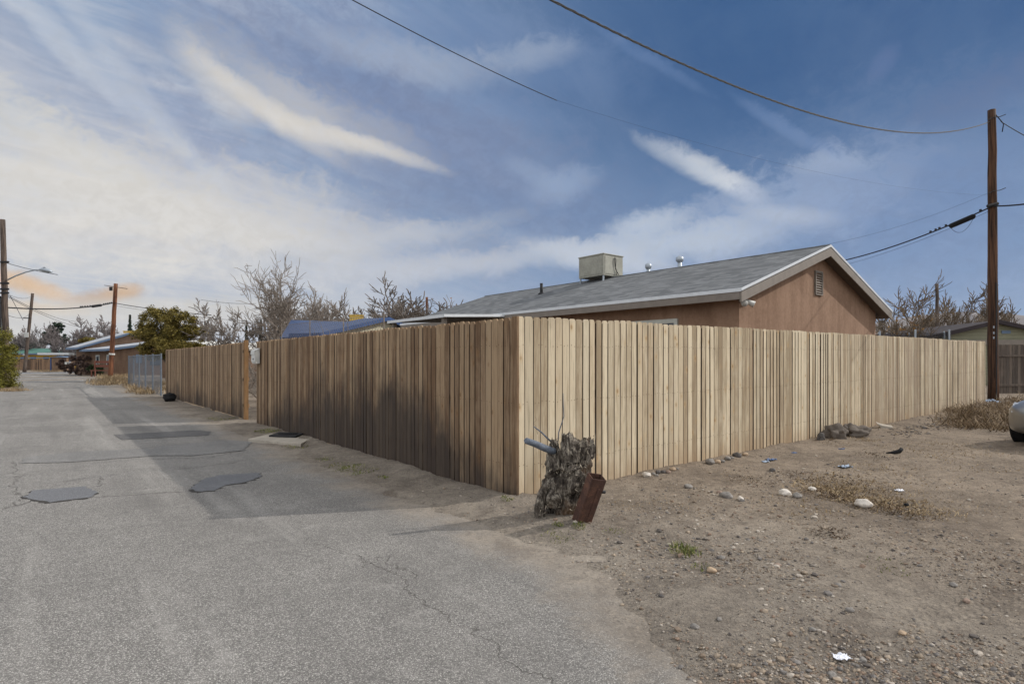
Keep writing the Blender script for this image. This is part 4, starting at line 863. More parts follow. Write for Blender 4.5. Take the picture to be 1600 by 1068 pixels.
# old fence right of the pole
rnd = random.Random(9); f0, f1 = np.array((X_at(1556, 21.), 21.)), np.array((X_at(1720, 22.5), 22.5)); dv = f1 - f0; ln = np.linalg.norm(dv); dv /= ln; of = thing('board_fence', 'old dark grey board fence behind the weeds right of the pole', 'fence', (f0[0], f0[1], 0)); k = 0; mb = MB()
while k < ln: q = f0 + dv * k; mb.box((q[0], q[1], 1.0), (.135, .02, 1.95 + rnd.uniform(-.04, .03)), math.atan2(dv[1], dv[0]), (rnd.random(), rnd.random(), rnd.random())); k += .145
mb.build('boards', M['wood_old'], of, loc=(f0[0], f0[1], 0))
for z in (.5, 1.58): mb = MB(); q = (f0 + f1) / 2; mb.box((q[0], q[1] - .03, z), (ln, .04, .08), math.atan2(dv[1], dv[0])); mb.build('rail', M['wood_old'], of, loc=(f0[0], f0[1], 0))
# trampoline with its net in the yard
q = np.array((X_at(1425, 25.), 25., 0)); tr = thing('trampoline', 'dark netted trampoline with grey poles standing behind the right end of the house', 'trampoline', tuple(q)); rt = 1.35
m, t, b = mat('dark net'); M['net'] = m; p = OBJ(t); sp = t.n('ShaderNodeSeparateXYZ'); t.L.new(p, sp.inputs[0]); an = t.m('ARCTAN2', sp.outputs[0], sp.outputs[1])
k = t.m('MAXIMUM', t.m('PINGPONG', t.m('MULTIPLY', an, 60), .5), t.m('PINGPONG', t.m('MULTIPLY', sp.outputs[2], 40), .5)); tb = t.n('ShaderNodeBsdfTransparent'); mx = t.n('ShaderNodeMixShader'); t.L.new(t.ss(k, .36, .40), mx.inputs[0]); t.L.new(tb.outputs[0], mx.inputs[1]); t.L.new(b.outputs[0], mx.inputs[2]); t.put(b.inputs['Base Color'], (.02, .02, .022)); t.L.new(mx.outputs[0], t.N['Material Output'].inputs[0])
cirp = [(rt * math.cos(a), rt * math.sin(a)) for a in np.linspace(0, 2 * math.pi, 33)]
mb = MB(); mb.tube([q + (x, y, .8) for x, y in cirp], .03, 6); mb.build('ring', M['galv'], tr, loc=tuple(q))
mb = MB(); mb.prism([q + (x * .9, y * .9, .8) for x, y in cirp[:-1]], (0, 0, .01)); mb.build('mat', M['rubber'], tr, loc=tuple(q))
mb = MB(); nn = 33; drop = [.10 * abs(math.sin(i / 32 * math.pi * 6)) for i in range(33)]; mb.add([q + (x, y, .82) for x, y in cirp] + [q + (x, y, 2.62 - d_) for (x, y), d_ in zip(cirp, drop)], [(i, i + 1, i + 1 + nn, i + nn) for i in range(nn - 1)]); mb.build('net', M['net'], tr, loc=tuple(q))
for i in range(6): a = i * math.pi / 3 + .0; mb = MB(); e = q + (rt * 1.03 * math.cos(a), rt * 1.03 * math.sin(a), 0); mb.tube([e, e + (0, 0, 2.68)], .035, 8); mb.build('net_pole', M['galv'], tr, loc=tuple(q))

# mountains
def ridge(name, pts_px, Y, depth, seed, c0, c1):
    """distant range: crest through the given skyline, falling to the plain in front and behind"""
    n = 220; az0, az1 = pts_px[0][0], pts_px[-1][0]; vs = []; rows = 9
    for i in range(n):
        px_ = az0 + (az1 - az0) * i / (n - 1); py_ = np.interp(px_, [a for a, _ in pts_px], [b_ for _, b_ in pts_px])
        zc_ = max(5, CAMZ + (HOR - py_) / F * Y)
        for j in range(rows):
            v = j / (rows - 1) * 2 - 1; h = zc_ * (1 - abs(v)) ** .8
            h *= 1 + .30 * mn.fractal(Vector((i * .11, v * 3.0, seed)), 1, 2, 5) * (1 if v else .15)
            vs.append(((px_ - 800) / F * Y, Y + v * depth, max(-30, h if abs(v) < 1 else -30)))
    fs = [(i * rows + j, i * rows + j + 1, (i + 1) * rows + j + 1, (i + 1) * rows + j) for i in range(n - 1) for j in range(rows - 1)]
    m, t, b = mat(name); p = POS(t); t.put(b.inputs['Base Color'], t.mix(t.noise(p, .004, 6, .65), c0, c1)); mb = MB(); mb.add(vs, fs); return tag(mb.build('mountains', m, None, True), kind='structure')
ridge('far range', [(1180, 548), (1300, 520), (1380, 503), (1430, 493), (1480, 489), (1530, 491), (1570, 490), (1600, 492), (1700, 486), (1850, 500), (2100, 470), (2500, 500)], 7000, 1500, 2.0, srgb(84, 72, 62), srgb(122, 106, 90))

# ------------------------------------------------------------ trees
def bark(name, a, b_): return simple(name, tuple((x + y) / 2 for x, y in zip(a, b_)), .95, 0, .2, 8, .3)
M['bark_pale'] = bark('pale grey bark', srgb(128, 118, 110), srgb(150, 140, 130)); M['bark_dark'] = bark('dark grey bark', srgb(108, 100, 94), srgb(130, 121, 113)); M['bark_far'] = bark('far twigs', srgb(112, 106, 106), srgb(136, 128, 126)); M['bark_brown'] = bark('brown twigs', srgb(102, 90, 78), srgb(128, 114, 98))
def leafm(name, a, b_, c_=None):
    m, t, b = mat(name); at = t.n('ShaderNodeAttribute', attribute_name='col'); s_ = t.n('ShaderNodeSeparateColor'); t.L.new(at.outputs['Color'], s_.inputs[0])
    t.put(b.inputs['Base Color'], t.ramp(s_.outputs[0], [(0, a), (.55, b_), (1, c_ or b_)])); b.inputs['Roughness'].default_value = .8; return m
M['juniper'] = leafm('juniper foliage', srgb(80, 74, 38), srgb(122, 110, 54), srgb(160, 142, 80)); M['hedge'] = leafm('hedge foliage', srgb(72, 72, 28), srgb(108, 104, 40), srgb(142, 134, 60)); M['pine'] = leafm('dark conifer', srgb(36, 46, 38), srgb(58, 72, 58), srgb(78, 90, 74)); M['dryleaf'] = leafm('dry leaves', srgb(120, 88, 52), srgb(168, 128, 78), srgb(190, 156, 104)); M['bushbrown'] = leafm('brown bush', srgb(60, 48, 46), srgb(92, 74, 68), srgb(120, 100, 88)); M['bushgreen'] = leafm('dark green bush', srgb(30, 38, 24), srgb(48, 58, 34), srgb(66, 78, 46))
def branches(mb, rnd, p, d, ln, r, lev, maxlev, sp=(.55, .75), nch=(4, 7), up=.10, ang=(.45, .95), rmin=.004, tips=None, seg=None, curl=.16):
    n = 6 if lev < 2 else (5 if lev < maxlev else 4); pts_ = [np.array(p, float)]; dirs = [np.array(d, float)]; dd = np.array(d, float)
    for i in range(n):
        dd = dd + np.array([rnd.gauss(0, curl), rnd.gauss(0, curl), rnd.gauss(0, curl) + up]); dd /= np.linalg.norm(dd); pts_.append(pts_[-1] + dd * ln / n); dirs.append(dd.copy())
    rr = [max(rmin, r * (1 - .62 * i / n)) for i in range(n + 1)]
    if lev == maxlev: rr[-1] = rmin * .6
    mb[0 if lev == 0 else 1].tube(pts_, rr, [8, 5, 4, 3, 3, 3][lev] if not seg else seg, cap=False)
    if tips is not None and lev >= maxlev - 1: tips.extend(pts_[-3:])
    if lev >= maxlev: return
    k = rnd.randint(*nch)
    for i in range(k):
        f = .28 + .72 * (i + rnd.random() * .7) / k if lev > 0 else .35 + .65 * (i + rnd.random() * .6) / k
        f = min(f, .999); j = int(f * n); q = pts_[j] + (pts_[j + 1] - pts_[j]) * (f * n - j); ax = dirs[j + 1]
        a = rnd.uniform(*ang); ph = rnd.uniform(0, 2 * math.pi); u = np.cross(ax, (0.2, .5, .8)); u /= np.linalg.norm(u); v = np.cross(ax, u)
        nd = ax * math.cos(a) + (u * math.cos(ph) + v * math.sin(ph)) * math.sin(a); l2 = ln * rnd.uniform(*sp) * (1.12 - .45 * f)
        branches(mb, rnd, q, nd, l2, rr[j] * .62, lev + 1, maxlev, sp, nch, up, ang, rmin, tips, seg, curl)
    q = pts_[-1]; branches(mb, rnd, q, dirs[-1], ln * rnd.uniform(*sp), rr[-1] * .95, lev + 1, maxlev, sp, nch, up, ang, rmin, tips, seg, curl)
def bare_tree(label, px_, Y, top, seed, m_, trunk=.35, lev=3, stems=1, lean=0, wid=1.0, leaf=None, z0=0, rmin=.010, group=None, name='bare_tree', cat='tree', **kw):
    rnd = random.Random(seed); H_ = CAMZ + (HOR - top) / F * Y - z0; b0 = np.array((X_at(px_, Y), Y, z0)); mb = [MB(), MB()]; tips = []
    for s_ in range(stems):
        a = rnd.uniform(0, 6.28); sp_ = .12 * (stems > 1) + (.35 if stems > 2 else .1) * (stems > 1)
        d = np.array((lean + math.cos(a) * sp_, math.sin(a) * sp_, 1.0)); d /= np.linalg.norm(d)
        branches(mb, rnd, b0 + np.array((math.cos(a), math.sin(a), 0)) * .12 * (stems > 1), d, H_ * trunk, H_ * .020 / stems ** .4, 0, lev, rmin=rmin, tips=tips, **kw)
    allv = np.vstack([v for m in mb for v in m.v]); zt = np.percentile(allv[:, 2], 99.97) - z0; k = H_ / zt
    for m in mb:
        for v in m.v: v[:, 0] = b0[0] + (v[:, 0] - b0[0]) * k * wid; v[:, 1] = b0[1] + (v[:, 1] - b0[1]) * k * wid; v[:, 2] = z0 + (v[:, 2] - z0) * k
    t = thing(name, label, cat, tuple(b0), group); mb[0].build('trunk', m_, t, True, loc=tuple(b0)); mb[1].build('crown', m_, t, True, loc=tuple(b0))
    if leaf:
        lb_ = MB(); tp = [np.array([b0[0] + (q[0] - b0[0]) * k * wid, b0[1] + (q[1] - b0[1]) * k * wid, z0 + (q[2] - z0) * k]) for q in tips]
        rnd.shuffle(tp); leaf_cards(lb_, rnd, tp[:leaf[1]], leaf[2], 1); lb_.build('leaves', M[leaf[0]], t, loc=tuple(b0))
    return t
def leaf_cards(mb, rnd, pts_, size, per=1, jit=.1, flat=0):
    vs, fs, cs = [], [], []
    for q in pts_:
        sh = rnd.random()
        for _ in range(per):
            c_ = np.array(q) + np.array([rnd.gauss(0, jit), rnd.gauss(0, jit), rnd.gauss(0, jit)]); s_ = size * rnd.uniform(.5, 1.3)
            a = np.array([rnd.gauss(0, 1), rnd.gauss(0, 1), rnd.gauss(0, 1)]); a /= np.linalg.norm(a) + 1e-6; b_ = np.cross(a, (rnd.random(), rnd.random(), rnd.random())); b_ /= np.linalg.norm(b_) + 1e-6
            k = len(vs); vs += [c_ - a * s_, c_ + b_ * s_ * .45, c_ + a * s_, c_ - b_ * s_ * .45]; fs.append((k, k + 1, k + 2, k + 3)); g = min(1, max(0, .6 * sh + .4 * rnd.random())); cs += [(g, g, g)] * 4
    if vs: mb.add(vs, fs, np.array(cs))
bare_tree('large pale bare tree with a forked trunk rising highest above the street fence', 450, 34, 389, 21, M['bark_pale'], .36, 4, 1, .06, 1.0, rmin=.012, sp=(.58, .82), nch=(4, 6), ang=(.40, 1.0), up=.045, curl=.20)
bare_tree('low tangled bare tree immediately left of the large pale bare tree', 405, 37, 462, 22, M['bark_dark'], .28, 4, 3, 0, 1.0, rmin=.012, nch=(4, 5), ang=(.5, 1.2), up=.04, curl=.2)
bare_tree('fan shaped bare tree behind the blue metal roof, right of the yellow cooler', 612, 45, 431, 31, M['bark_dark'], .22, 4, 4, .03, 1.75, rmin=.013, nch=(4, 5), ang=(.45, 1.0), up=.06)
bare_tree('bare tree with upright twigs between the large tree and the yellow cooler', 517, 62, 445, 24, M['bark_pale'], .30, 4, 3, 0, 1.2, rmin=.016, nch=(4, 5), up=.12, ang=(.35, .7))
bare_tree('small low bare tree behind the left slope of the blue roof', 578, 60, 474, 25, M['bark_far'], .30, 3, 2, 0, 1.0, rmin=.018, nch=(4, 6))
bare_tree('dark bare tree just right of the large pale one, above the blue roof', 486, 48, 470, 26, M['bark_dark'], .30, 4, 2, 0, .9, rmin=.014, nch=(3, 4))
bare_tree('bare tree at the right of the fan shaped tree, above the blue roof ridge', 648, 50, 472, 27, M['bark_dark'], .28, 4, 2, .05, 1.0, rmin=.014, nch=(3, 4))
bare_tree('small tree with a few dry leaves poking over the far end of the shingle roof', 706, 42, 456, 28, M['bark_brown'], .40, 3, 1, 0, .9, leaf=('dryleaf', 170, .10), rmin=.014)
bare_tree('bare tree with upright twigs right of the juniper', 352, 66, 470, 29, M['bark_pale'], .32, 4, 2, 0, .75, rmin=.018, nch=(3, 5), up=.15, ang=(.35, .75))
bare_tree('bare grey tree rising over the white roof', 325, 58, 488, 30, M['bark_far'], .30, 4, 2, .02, .9, rmin=.016, nch=(3, 4))
bare_tree('broad rounded bare tree directly behind the brick house', 150, 98, 491, 32, M['bark_far'], .22, 4, 3, 0, 1.15, rmin=.025, nch=(4, 5), ang=(.5, 1.1))
bare_tree('bare tree behind the brick house pole, left of the conifers', 184, 92, 494, 33, M['bark_far'], .25, 4, 2, 0, 1.0, rmin=.024, nch=(3, 5))
bare_tree('bare tree between the leaning grey pole and the brick house', 108, 104, 506, 34, M['bark_far'], .25, 4, 2, 0, 1.1, rmin=.026, nch=(4, 5))
bare_tree('hazy bare tree above the green roof, right of the leaning grey pole', 62, 112, 510, 35, M['bark_far'], .25, 4, 3, 0, 1.1, rmin=.028, nch=(4, 5))
bare_tree('hazy bare tree between the leftmost pole and the leaning grey pole', 30, 108, 512, 36, M['bark_far'], .25, 4, 3, 0, 1.1, rmin=.028, nch=(4, 5))
bare_tree('wide bare tree with reaching limbs behind the hedge at the left edge', -8, 70, 492, 37, M['bark_dark'], .28, 4, 2, .15, 1.2, rmin=.02, nch=(3, 4))
bare_tree('pale bare tree behind the juniper crown', 270, 90, 488, 38, M['bark_far'], .28, 4, 2, 0, 1.0, rmin=.022, nch=(3, 5))
bare_tree('round bare tree beside the small conifer', 236, 104, 498, 39, M['bark_far'], .25, 4, 2, 0, 1.1, rmin=.025, nch=(3, 5))
bare_tree('dense bare shrubby tree filling the gap below the fan shaped tree', 560, 72, 486, 40, M['bark_far'], .2, 4, 3, 0, 1.2, rmin=.02, nch=(4, 5), ang=(.5, 1.1))
bare_tree('broad twiggy bare tree left of the right utility pole', 1482, 38, 430, 41, M['bark_brown'], .22, 4, 4, 0, 1.35, rmin=.009, nch=(4, 5), up=.10, ang=(.4, 1.0))
bare_tree('second twiggy bare tree close behind the right utility pole', 1528, 44, 452, 42, M['bark_brown'], .22, 4, 3, 0, .9, rmin=.013, nch=(3, 4), up=.14)
bare_tree('small tree with tan dry leaves just right of the stucco house gable', 1404, 27, 452, 43, M['bark_brown'], .36, 3, 2, 0, .95, leaf=('dryleaf', 170, .085), rmin=.010)
bare_tree('low bare shrub tree between the trampoline and the siding house', 1448, 46, 474, 44, M['bark_brown'], .25, 4, 3, 0, 1.2, rmin=.014, nch=(3, 4))
# tangled bare bushes hanging over the street fence
for px_, Y_, top, sd, lab in ((412, 19.5, 522, 51, 'tangle of bare vine stems above the fence beside the mailbox'), (462, 17.0, 512, 52, 'tangle of bare vine stems above the fence under the large pale tree'), (520, 15.6, 500, 53, 'tangle of bare vine stems crossing in front of the blue metal roof'), (575, 14.2, 508, 54, 'low bare vine stems in front of the cream gable wall')):
    bare_tree(lab, px_, Y_, top, sd, M['bark_pale'], .40, 3, 5, 0, 1.15, rmin=.0045, nch=(3, 5), ang=(.5, 1.2), up=.03, name='bare_vine', cat='vine', curl=.25)
# chain link lattice standing above the street fence in the neighbour yard
def chain_link(label, p0, p1, h, pitch, wr_, npost, zb=0.0, name='chain_link_fence', rail=True, m_='galv'):
    p0, p1 = np.array(p0, float), np.array(p1, float); L = np.linalg.norm(p1 - p0); d = (p1 - p0) / L; t = thing(name, label, 'fence', (p0[0], p0[1], zb)); lo_ = (p0[0], p0[1], zb)
    q = lambda s, z: np.array((p0[0] + d[0] * s, p0[1] + d[1] * s, zb + z)); mb = MB(); n = int((L + h) / pitch)
    for i in range(n):
        for sgn in (1, -1):
            s0 = i * pitch - (h if sgn > 0 else 0); s1 = s0 + h * sgn + (0 if sgn > 0 else 0); z0_, z1_ = .03, h
            if sgn < 0: s0, s1 = i * pitch, i * pitch - h
            a, b_ = (s0, z0_), (s1, z1_); 
            def clip(a, b_):
                (sa, za), (sb, zb_) = a, b_
                if sa == sb: return None
                ts = [0.0, 1.0]
                for lim in (0, L):
                    u = (lim - sa) / (sb - sa)
                    if 0 < u < 1: ts.append(u)
                ts = sorted(ts)
                for u0, u1 in zip(ts[:-1], ts[1:]):
                    m_ = sa + (sb - sa) * (u0 + u1) / 2
                    if 0 <= m_ <= L: return (sa + (sb - sa) * u0, za + (zb_ - za) * u0), (sa + (sb - sa) * u1, za + (zb_ - za) * u1)
            c_ = clip(a, b_)
            if c_: mb.tube([q(*c_[0]), q(*c_[1])], wr_, 3, cap=False)
    mb.build('mesh', M[m_], t, loc=lo_)
    mb = MB(); mb.tube([q(0, h), q(L, h)], .022 if rail else .006, 6); mb.build('top_rail', M[m_], t, loc=lo_)
    for i in range(npost): mb = MB(); s = L * i / (npost - 1); mb.tube([q(s, -.1), q(s, h + .06)], .032 if rail else .016, 8); mb.build('post', M[m_], t, loc=lo_)
    return t
chain_link('galvanised chain link fence continuing up the street past the brown picket fence', pt(21.9, .1)[:2], pt(33.4, .1)[:2], 1.62, .09, .0020, 6, m_='galv_old')
chain_link('tall chain link fence showing above the brown pickets in front of the blue roof', (X_at(600, 14.5), 14.5), (X_at(440, 19.0), 19.0), 2.55, .13, .004, 4, rail=False, m_='bark_pale')
# evergreen masses
def foliage(label, name, cat, clumps, m_, size, n, seed, trunkm=None, base=None, group=None, jag=.28):
    rnd = random.Random(seed); mb = MB(); tot = sum(c[3] ** 2 for c in clumps); base = base or (clumps[0][0], clumps[0][1], 0); t = thing(name, label, cat, base, group)
    for (x, y, z, r, sq) in clumps:
        k = int(n * r * r / tot); pts_ = []
        sub = [(np.array([rnd.gauss(0, 1) for _ in range(3)])) for _ in range(14)]; sub = [s / np.linalg.norm(s) * r * rnd.uniform(.5, 1.22) for s in sub]
        for i in range(k):
            s = rnd.choice(sub); v = np.array([rnd.gauss(0, 1) for _ in range(3)]); v = v / np.linalg.norm(v) * r * .36 * rnd.random() ** .6; q = s + v; q[2] *= sq; pts_.append(np.array((x, y, z)) + q)
        leaf_cards(mb, rnd, pts_, size, 1, .02)
    mb.build('crown', m_, t, loc=base)
    if trunkm: tb_ = MB(); top_ = max(c[2] for c in clumps); tb_.tube([base, np.array(base) + (0.05, .1, top_ * .5), np.array(base) + (-.1, 0, top_)], [.16, .11, .03], 8); [tb_.tube([np.array(base) + (0, 0, top_ * .25), (c[0], c[1], c[2])], [.08, .02], 6) for c in clumps[1:]]; tb_.build('trunk', trunkm, t, loc=base)
    return t
def cl(lst, Y): return [(*(P(a, b_, Y + dy)[:3]), r * Y / F, s) for a, b_, r, s, dy in lst]
foliage('big yellowish green juniper tree between the brick house and the picket fence', 'juniper_tree', 'tree', cl([(262, 515, 30, 1, 0), (240, 505, 22, 1, .3), (285, 512, 26, .9, -.4), (262, 500, 18, .9, 0), (240, 530, 26, .8, -.5), (300, 520, 14, .7, 0), (272, 538, 30, .7, -.8), (246, 545, 26, .6, -.3), (304, 540, 18, .7, 0), (228, 520, 12, 1.1, 0), (284, 495, 10, .8, 0), (318, 545, 8, .7, 0)], 40.0), M['juniper'], .085, 34000, 61, M['bark_dark'], (X_at(262, 40.0), 40.0, 0))
foliage('clipped yellow green hedge at the left edge of the street', 'hedge', 'hedge', [(*P(px_, py_, Y_), 19 * Y_ / F, 1.2) for Y_ in (28.5, 30.0, 31.5) for px_, py_ in ((2, 540), (2, 560), (3, 582), (4, 598), (-24, 540), (-24, 565), (-24, 595), (-60, 545), (-60, 575), (-60, 598))], M['hedge'], .05, 42000, 62)
def conifer(label, px_, Y, top, wpx, seed):
    rnd = random.Random(seed); b0 = np.array((X_at(px_, Y), Y, 0)); Ht = CAMZ + (HOR - top) / F * Y; Wd = wpx / F * Y / 2; t = thing('conifer', label, 'tree', tuple(b0), 'small dark conifers behind the rooftops'); mb = MB(); mb.tube([b0, b0 + (0, 0, Ht)], [Ht * .02, .02], 6); mb.build('trunk', M['bark_dark'], t, loc=tuple(b0)); pts_ = []
    for i in range(1500):
        f = rnd.random() ** .8; tier = .75 + .25 * math.cos(f * 60); a = rnd.uniform(0, 6.28); r = Wd * (1 - f) * (tier) * rnd.random() ** .35 * (1 + .25 * math.sin(a * 3 + f * 20)); pts_.append(b0 + (r * math.cos(a), r * math.sin(a), Ht * (.25 + .75 * f)))
    mb = MB(); leaf_cards(mb, rnd, pts_, Ht * .022, 1, .03); mb.build('crown', M['pine'], t, loc=tuple(b0))
conifer('slim dark conifer just right of the brick house pole', 203, 118, 492, 18, 1); conifer('smaller dark conifer between the slim conifer and the juniper', 222, 122, 497, 12, 2)
conifer('dark conifer seen through the low tangled bare tree', 408, 70, 500, 16, 3); conifer('dark conifer left of the low tangled bare tree', 385, 78, 508, 12, 4)
foliage('dark evergreen tree above the green roof with a broken crown', 'evergreen_tree', 'tree', cl([(84, 520, 10, 1.1, 0), (90, 512, 7, 1, 0), (78, 530, 11, .9, 0), (94, 530, 8, 1, 0)], 118.0), M['pine'], .35, 2600, 63, M['bark_dark'], (X_at(85, 118.), 118., 0))
foliage('low olive shrub on the roof line behind the brick house', 'shrub', 'shrub', cl([(136, 531, 8, .5, 0)], 80.0), M['juniper'], .2, 900, 64)
foliage('upper dark brown leafless bush in front of the brick house', 'bush', 'bush', cl([(130, 561, 13, .55, 0), (141, 558, 11, .55, 0)], 58.0), M['bushbrown'], .10, 2600, 65, None, (X_at(134, 58.), 58., 0))
foliage('wide purplish brown bush low in front of the brick house', 'bush', 'bush', cl([(122, 575, 13, .8, 0), (136, 576, 13, .75, 0), (112, 577, 8, .8, 0)], 55.5), M['bushbrown'], .10, 3000, 66, None, (X_at(130, 55.5), 55.5, 0))
foliage('dark green clipped bush beside the brick house pole', 'bush', 'bush', cl([(149, 577, 10, .85, 0), (156, 579, 7, .8, 0)], 53.0), M['bushgreen'], .09, 2400, 67, None, (X_at(146, 54.), 54., 0))
foliage('brown bush against the far shed', 'bush', 'bush', cl([(100, 568, 9, .9, 0)], 76.0), M['bushbrown'], .14, 1600, 68, None, (X_at(100, 76.), 76., 0))
# wooden bench like rack by the pole
q = np.array((X_at(160, 51.5), 51.5, 0)); bn = thing('bench', 'reddish wooden bench standing between the dark bush and the brick house pole', 'bench', tuple(q)); M['redwood'] = simple('red stained wood', srgb(120, 78, 66), .8)
for z, y in ((.55, -.2), (.95, .15), (1.3, .2)): mb = MB(); mb.box(q + (0, y, z), (1.7, .3 if z < .6 else .06, .08 if z < .6 else .22)); mb.build('seat' if z < .6 else 'backrest', M['redwood'], bn, loc=tuple(q))
for x in (-.75, .75): mb = MB(); mb.box(q + (x, .12, .7), (.09, .09, 1.4)); mb.build('leg', M['redwood'], bn, loc=tuple(q)); mb = MB(); mb.box(q + (x, -.3, .27), (.09, .09, .54)); mb.build('leg', M['redwood'], bn, loc=tuple(q))

# ------------------------------------------------------------ stump
m, t, b = mat('weathered stump wood'); M['stump'] = m; p = OBJ(t)
g1 = t.noise(t.vmul(p, (1, 1, .22)), 34, 6, .72, 1.2); g2_ = t.noise(p, 9, 4, .6); g3 = t.noise(p, 3.0, 3, .6)
f = t.m('ADD', t.m('MULTIPLY', g1, .6), t.m('MULTIPLY', g2_, .4))
c = t.ramp(t.ss(f, .38, .72), [(0, srgb(36, 31, 28)), (.30, srgb(92, 84, 76)), (.62, srgb(146, 138, 126)), (1, srgb(214, 204, 186))])
c = t.mix(t.ss(g3, .52, .66, 0, .5), c, srgb(128, 98, 70)); t.put(b.inputs['Base Color'], c); bump(t, b, g1, 1.0, .02)
M['cutwood'] = simple('reddish rotten heartwood', srgb(110, 76, 60), .9, 0, .2, 20, .5)
M['splinter'] = leafm('weathered splinters', srgb(70, 62, 56), srgb(150, 140, 126), srgb(204, 192, 170))
M['bleached'] = simple('bleached grey driftwood', srgb(100, 107, 118), .85, 0, .28, 16, .6)
def rock_mesh(mb, c_, size, rnd, sub=2, rough=.35, col=(.5, .5, .5), flat=1.0, rz=0):
    import bmesh
    key = sub
    if key not in ICO:
        bm = bmesh.new(); bmesh.ops.create_icosphere(bm, subdivisions=sub, radius=1.0); bm.verts.ensure_lookup_table()
        ICO[key] = (np.array([v.co[:] for v in bm.verts]), [tuple(v.index for v in f_.verts) for f_ in bm.faces]); bm.free()
    v, fs = ICO[key]; v = v.copy(); sd = rnd.random() * 100
    if sub >= 2: k = np.array([1 + rough * mn.fractal(Vector(q) * 1.3 + Vector((sd, sd * .7, 0)), 1, 2, 3) for q in v])
    else: k = np.array([1 + rough * rnd.uniform(-.6, .6) for q in v])
    v = v * k[:, None]; v = v * np.array(size); v[:, 2] *= flat; a, b_ = math.cos(rz), math.sin(rz); v = np.stack([v[:, 0] * a - v[:, 1] * b_, v[:, 0] * b_ + v[:, 1] * a, v[:, 2]], 1)
    mb.add(v + np.array(c_), fs, col)
ICO = {}
SY = 5.02; SX = X_at(878, SY); SZ = gz(SX, SY); S0 = np.array((SX, SY, SZ)); st = thing('tree_stump', 'gnarled grey tree stump with splintered bark in front of the fence corner', 'stump', tuple(S0))
PS = lambda px_, py_, dy=0: P(px_, py_, SY + dy)
def gnarl(mb, spine, rads, seed, nth=64, nz=60, amp=.22, ridge=.10, flatY=.85):
    spine = [np.array(q) for q in spine]; n = len(spine); vs = []
    for j in range(nz + 1):
        f = j / nz * (n - 1); i = min(int(f), n - 2); u = f - i; q = spine[i] * (1 - u) + spine[i + 1] * u; r = rads[i] * (1 - u) + rads[i + 1] * u
        for k in range(nth):
            a = 2 * math.pi * k / nth; cx, cy = math.cos(a), math.sin(a)
            d = 1 + amp * mn.fractal(Vector((cx * 1.3, cy * 1.3, q[2] * 5 + seed)), 1, 2, 4) + ridge * mn.fractal(Vector((cx * 6, cy * 6, q[2] * 4 + seed)), .8, 2, 3) + ridge * .8 * mn.noise(Vector((cx * 16, cy * 16, q[2] * 9 + seed)))
            d -= .9 * max(0, mn.noise(Vector((cx * 2.6, cy * 2.6, q[2] * 13 + seed * 2))) - .18)
            top = 0
            if j == nz: top = .05 * mn.noise(Vector((cx * 5, cy * 5, seed)))
            vs.append(q + np.array((cx * r * d, cy * r * d * flatY, top)))
    fs = [(j * nth + k, j * nth + (k + 1) % nth, (j + 1) * nth + (k + 1) % nth, (j + 1) * nth + k) for j in range(nz) for k in range(nth)]
    vs = np.array(vs); c0 = vs[-nth:].mean(0) - (0, 0, .03); vs = np.vstack([vs, c0]); m_ = len(vs) - 1
    fs += [(nz * nth + k, nz * nth + (k + 1) % nth, m_) for k in range(nth)]
    mb.add(vs, fs); return vs
mb = MB(); cloud = []
cloud.append(gnarl(mb, [PS(876, 812), PS(878, 798), PS(880, 778), PS(884, 756), PS(890, 738), PS(888, 718)], [.08, .125, .150, .170, .175, .14], 1.0, amp=.38, ridge=.22))
cloud.append(gnarl(mb, [PS(898, 760), PS(900, 735), PS(903, 715), PS(904, 695), PS(903, 688)], [.12, .12, .110, .10, .09], 5.0, amp=.25, ridge=.18, flatY=.7))
cloud.append(gnarl(mb, [PS(889, 720, -.05), PS(890, 705, -.05), PS(890, 690, -.05), PS(887, 678, -.05)], [.09, .08, .068, .045], 9.0, 32, 30, amp=.22, ridge=.16))
cloud.append(gnarl(mb, [PS(874, 745), PS(870, 722), PS(866, 702), PS(866, 688)], [.12, .095, .06, .03], 3.0, 40, 40, amp=.36, ridge=.26))
cloud.append(gnarl(mb, [PS(842, 822, -.10), PS(843, 792, -.10), PS(849, 768, -.03), PS(864, 745, 0)], [.040, .045, .05, .06], 7.0, 32, 40, amp=.3, ridge=.16))
cloud.append(gnarl(mb, [PS(919, 712), PS(922, 698), PS(923, 686)], [.05, .04, .025], 8.0, 24, 16, amp=.3, ridge=.2))
cloud.append(gnarl(mb, [PS(866, 792, -.10), PS(867, 776, -.13), PS(868, 762, -.10)], [.05, .075, .05], 12.0, 32, 24, amp=.35, ridge=.25))
cloud.append(gnarl(mb, [PS(906, 790, .02), PS(908, 768, .0), PS(906, 748, .0)], [.06, .08, .07], 14.0, 32, 24, amp=.35, ridge=.25))
cloud.append(gnarl(mb, [PS(884, 745, -.12), PS(896, 732, -.13), PS(908, 726, -.10)], [.03, .045, .03], 17.0, 28, 20, amp=.4, ridge=.3))
cloud.append(gnarl(mb, [PS(860, 738, -.10), PS(874, 730, -.13), PS(886, 736, -.12)], [.03, .04, .02], 19.0, 28, 20, amp=.4, ridge=.3))
mb.build('trunk', M['stump'], st, True, loc=tuple(S0))
r_ = random.Random(3)
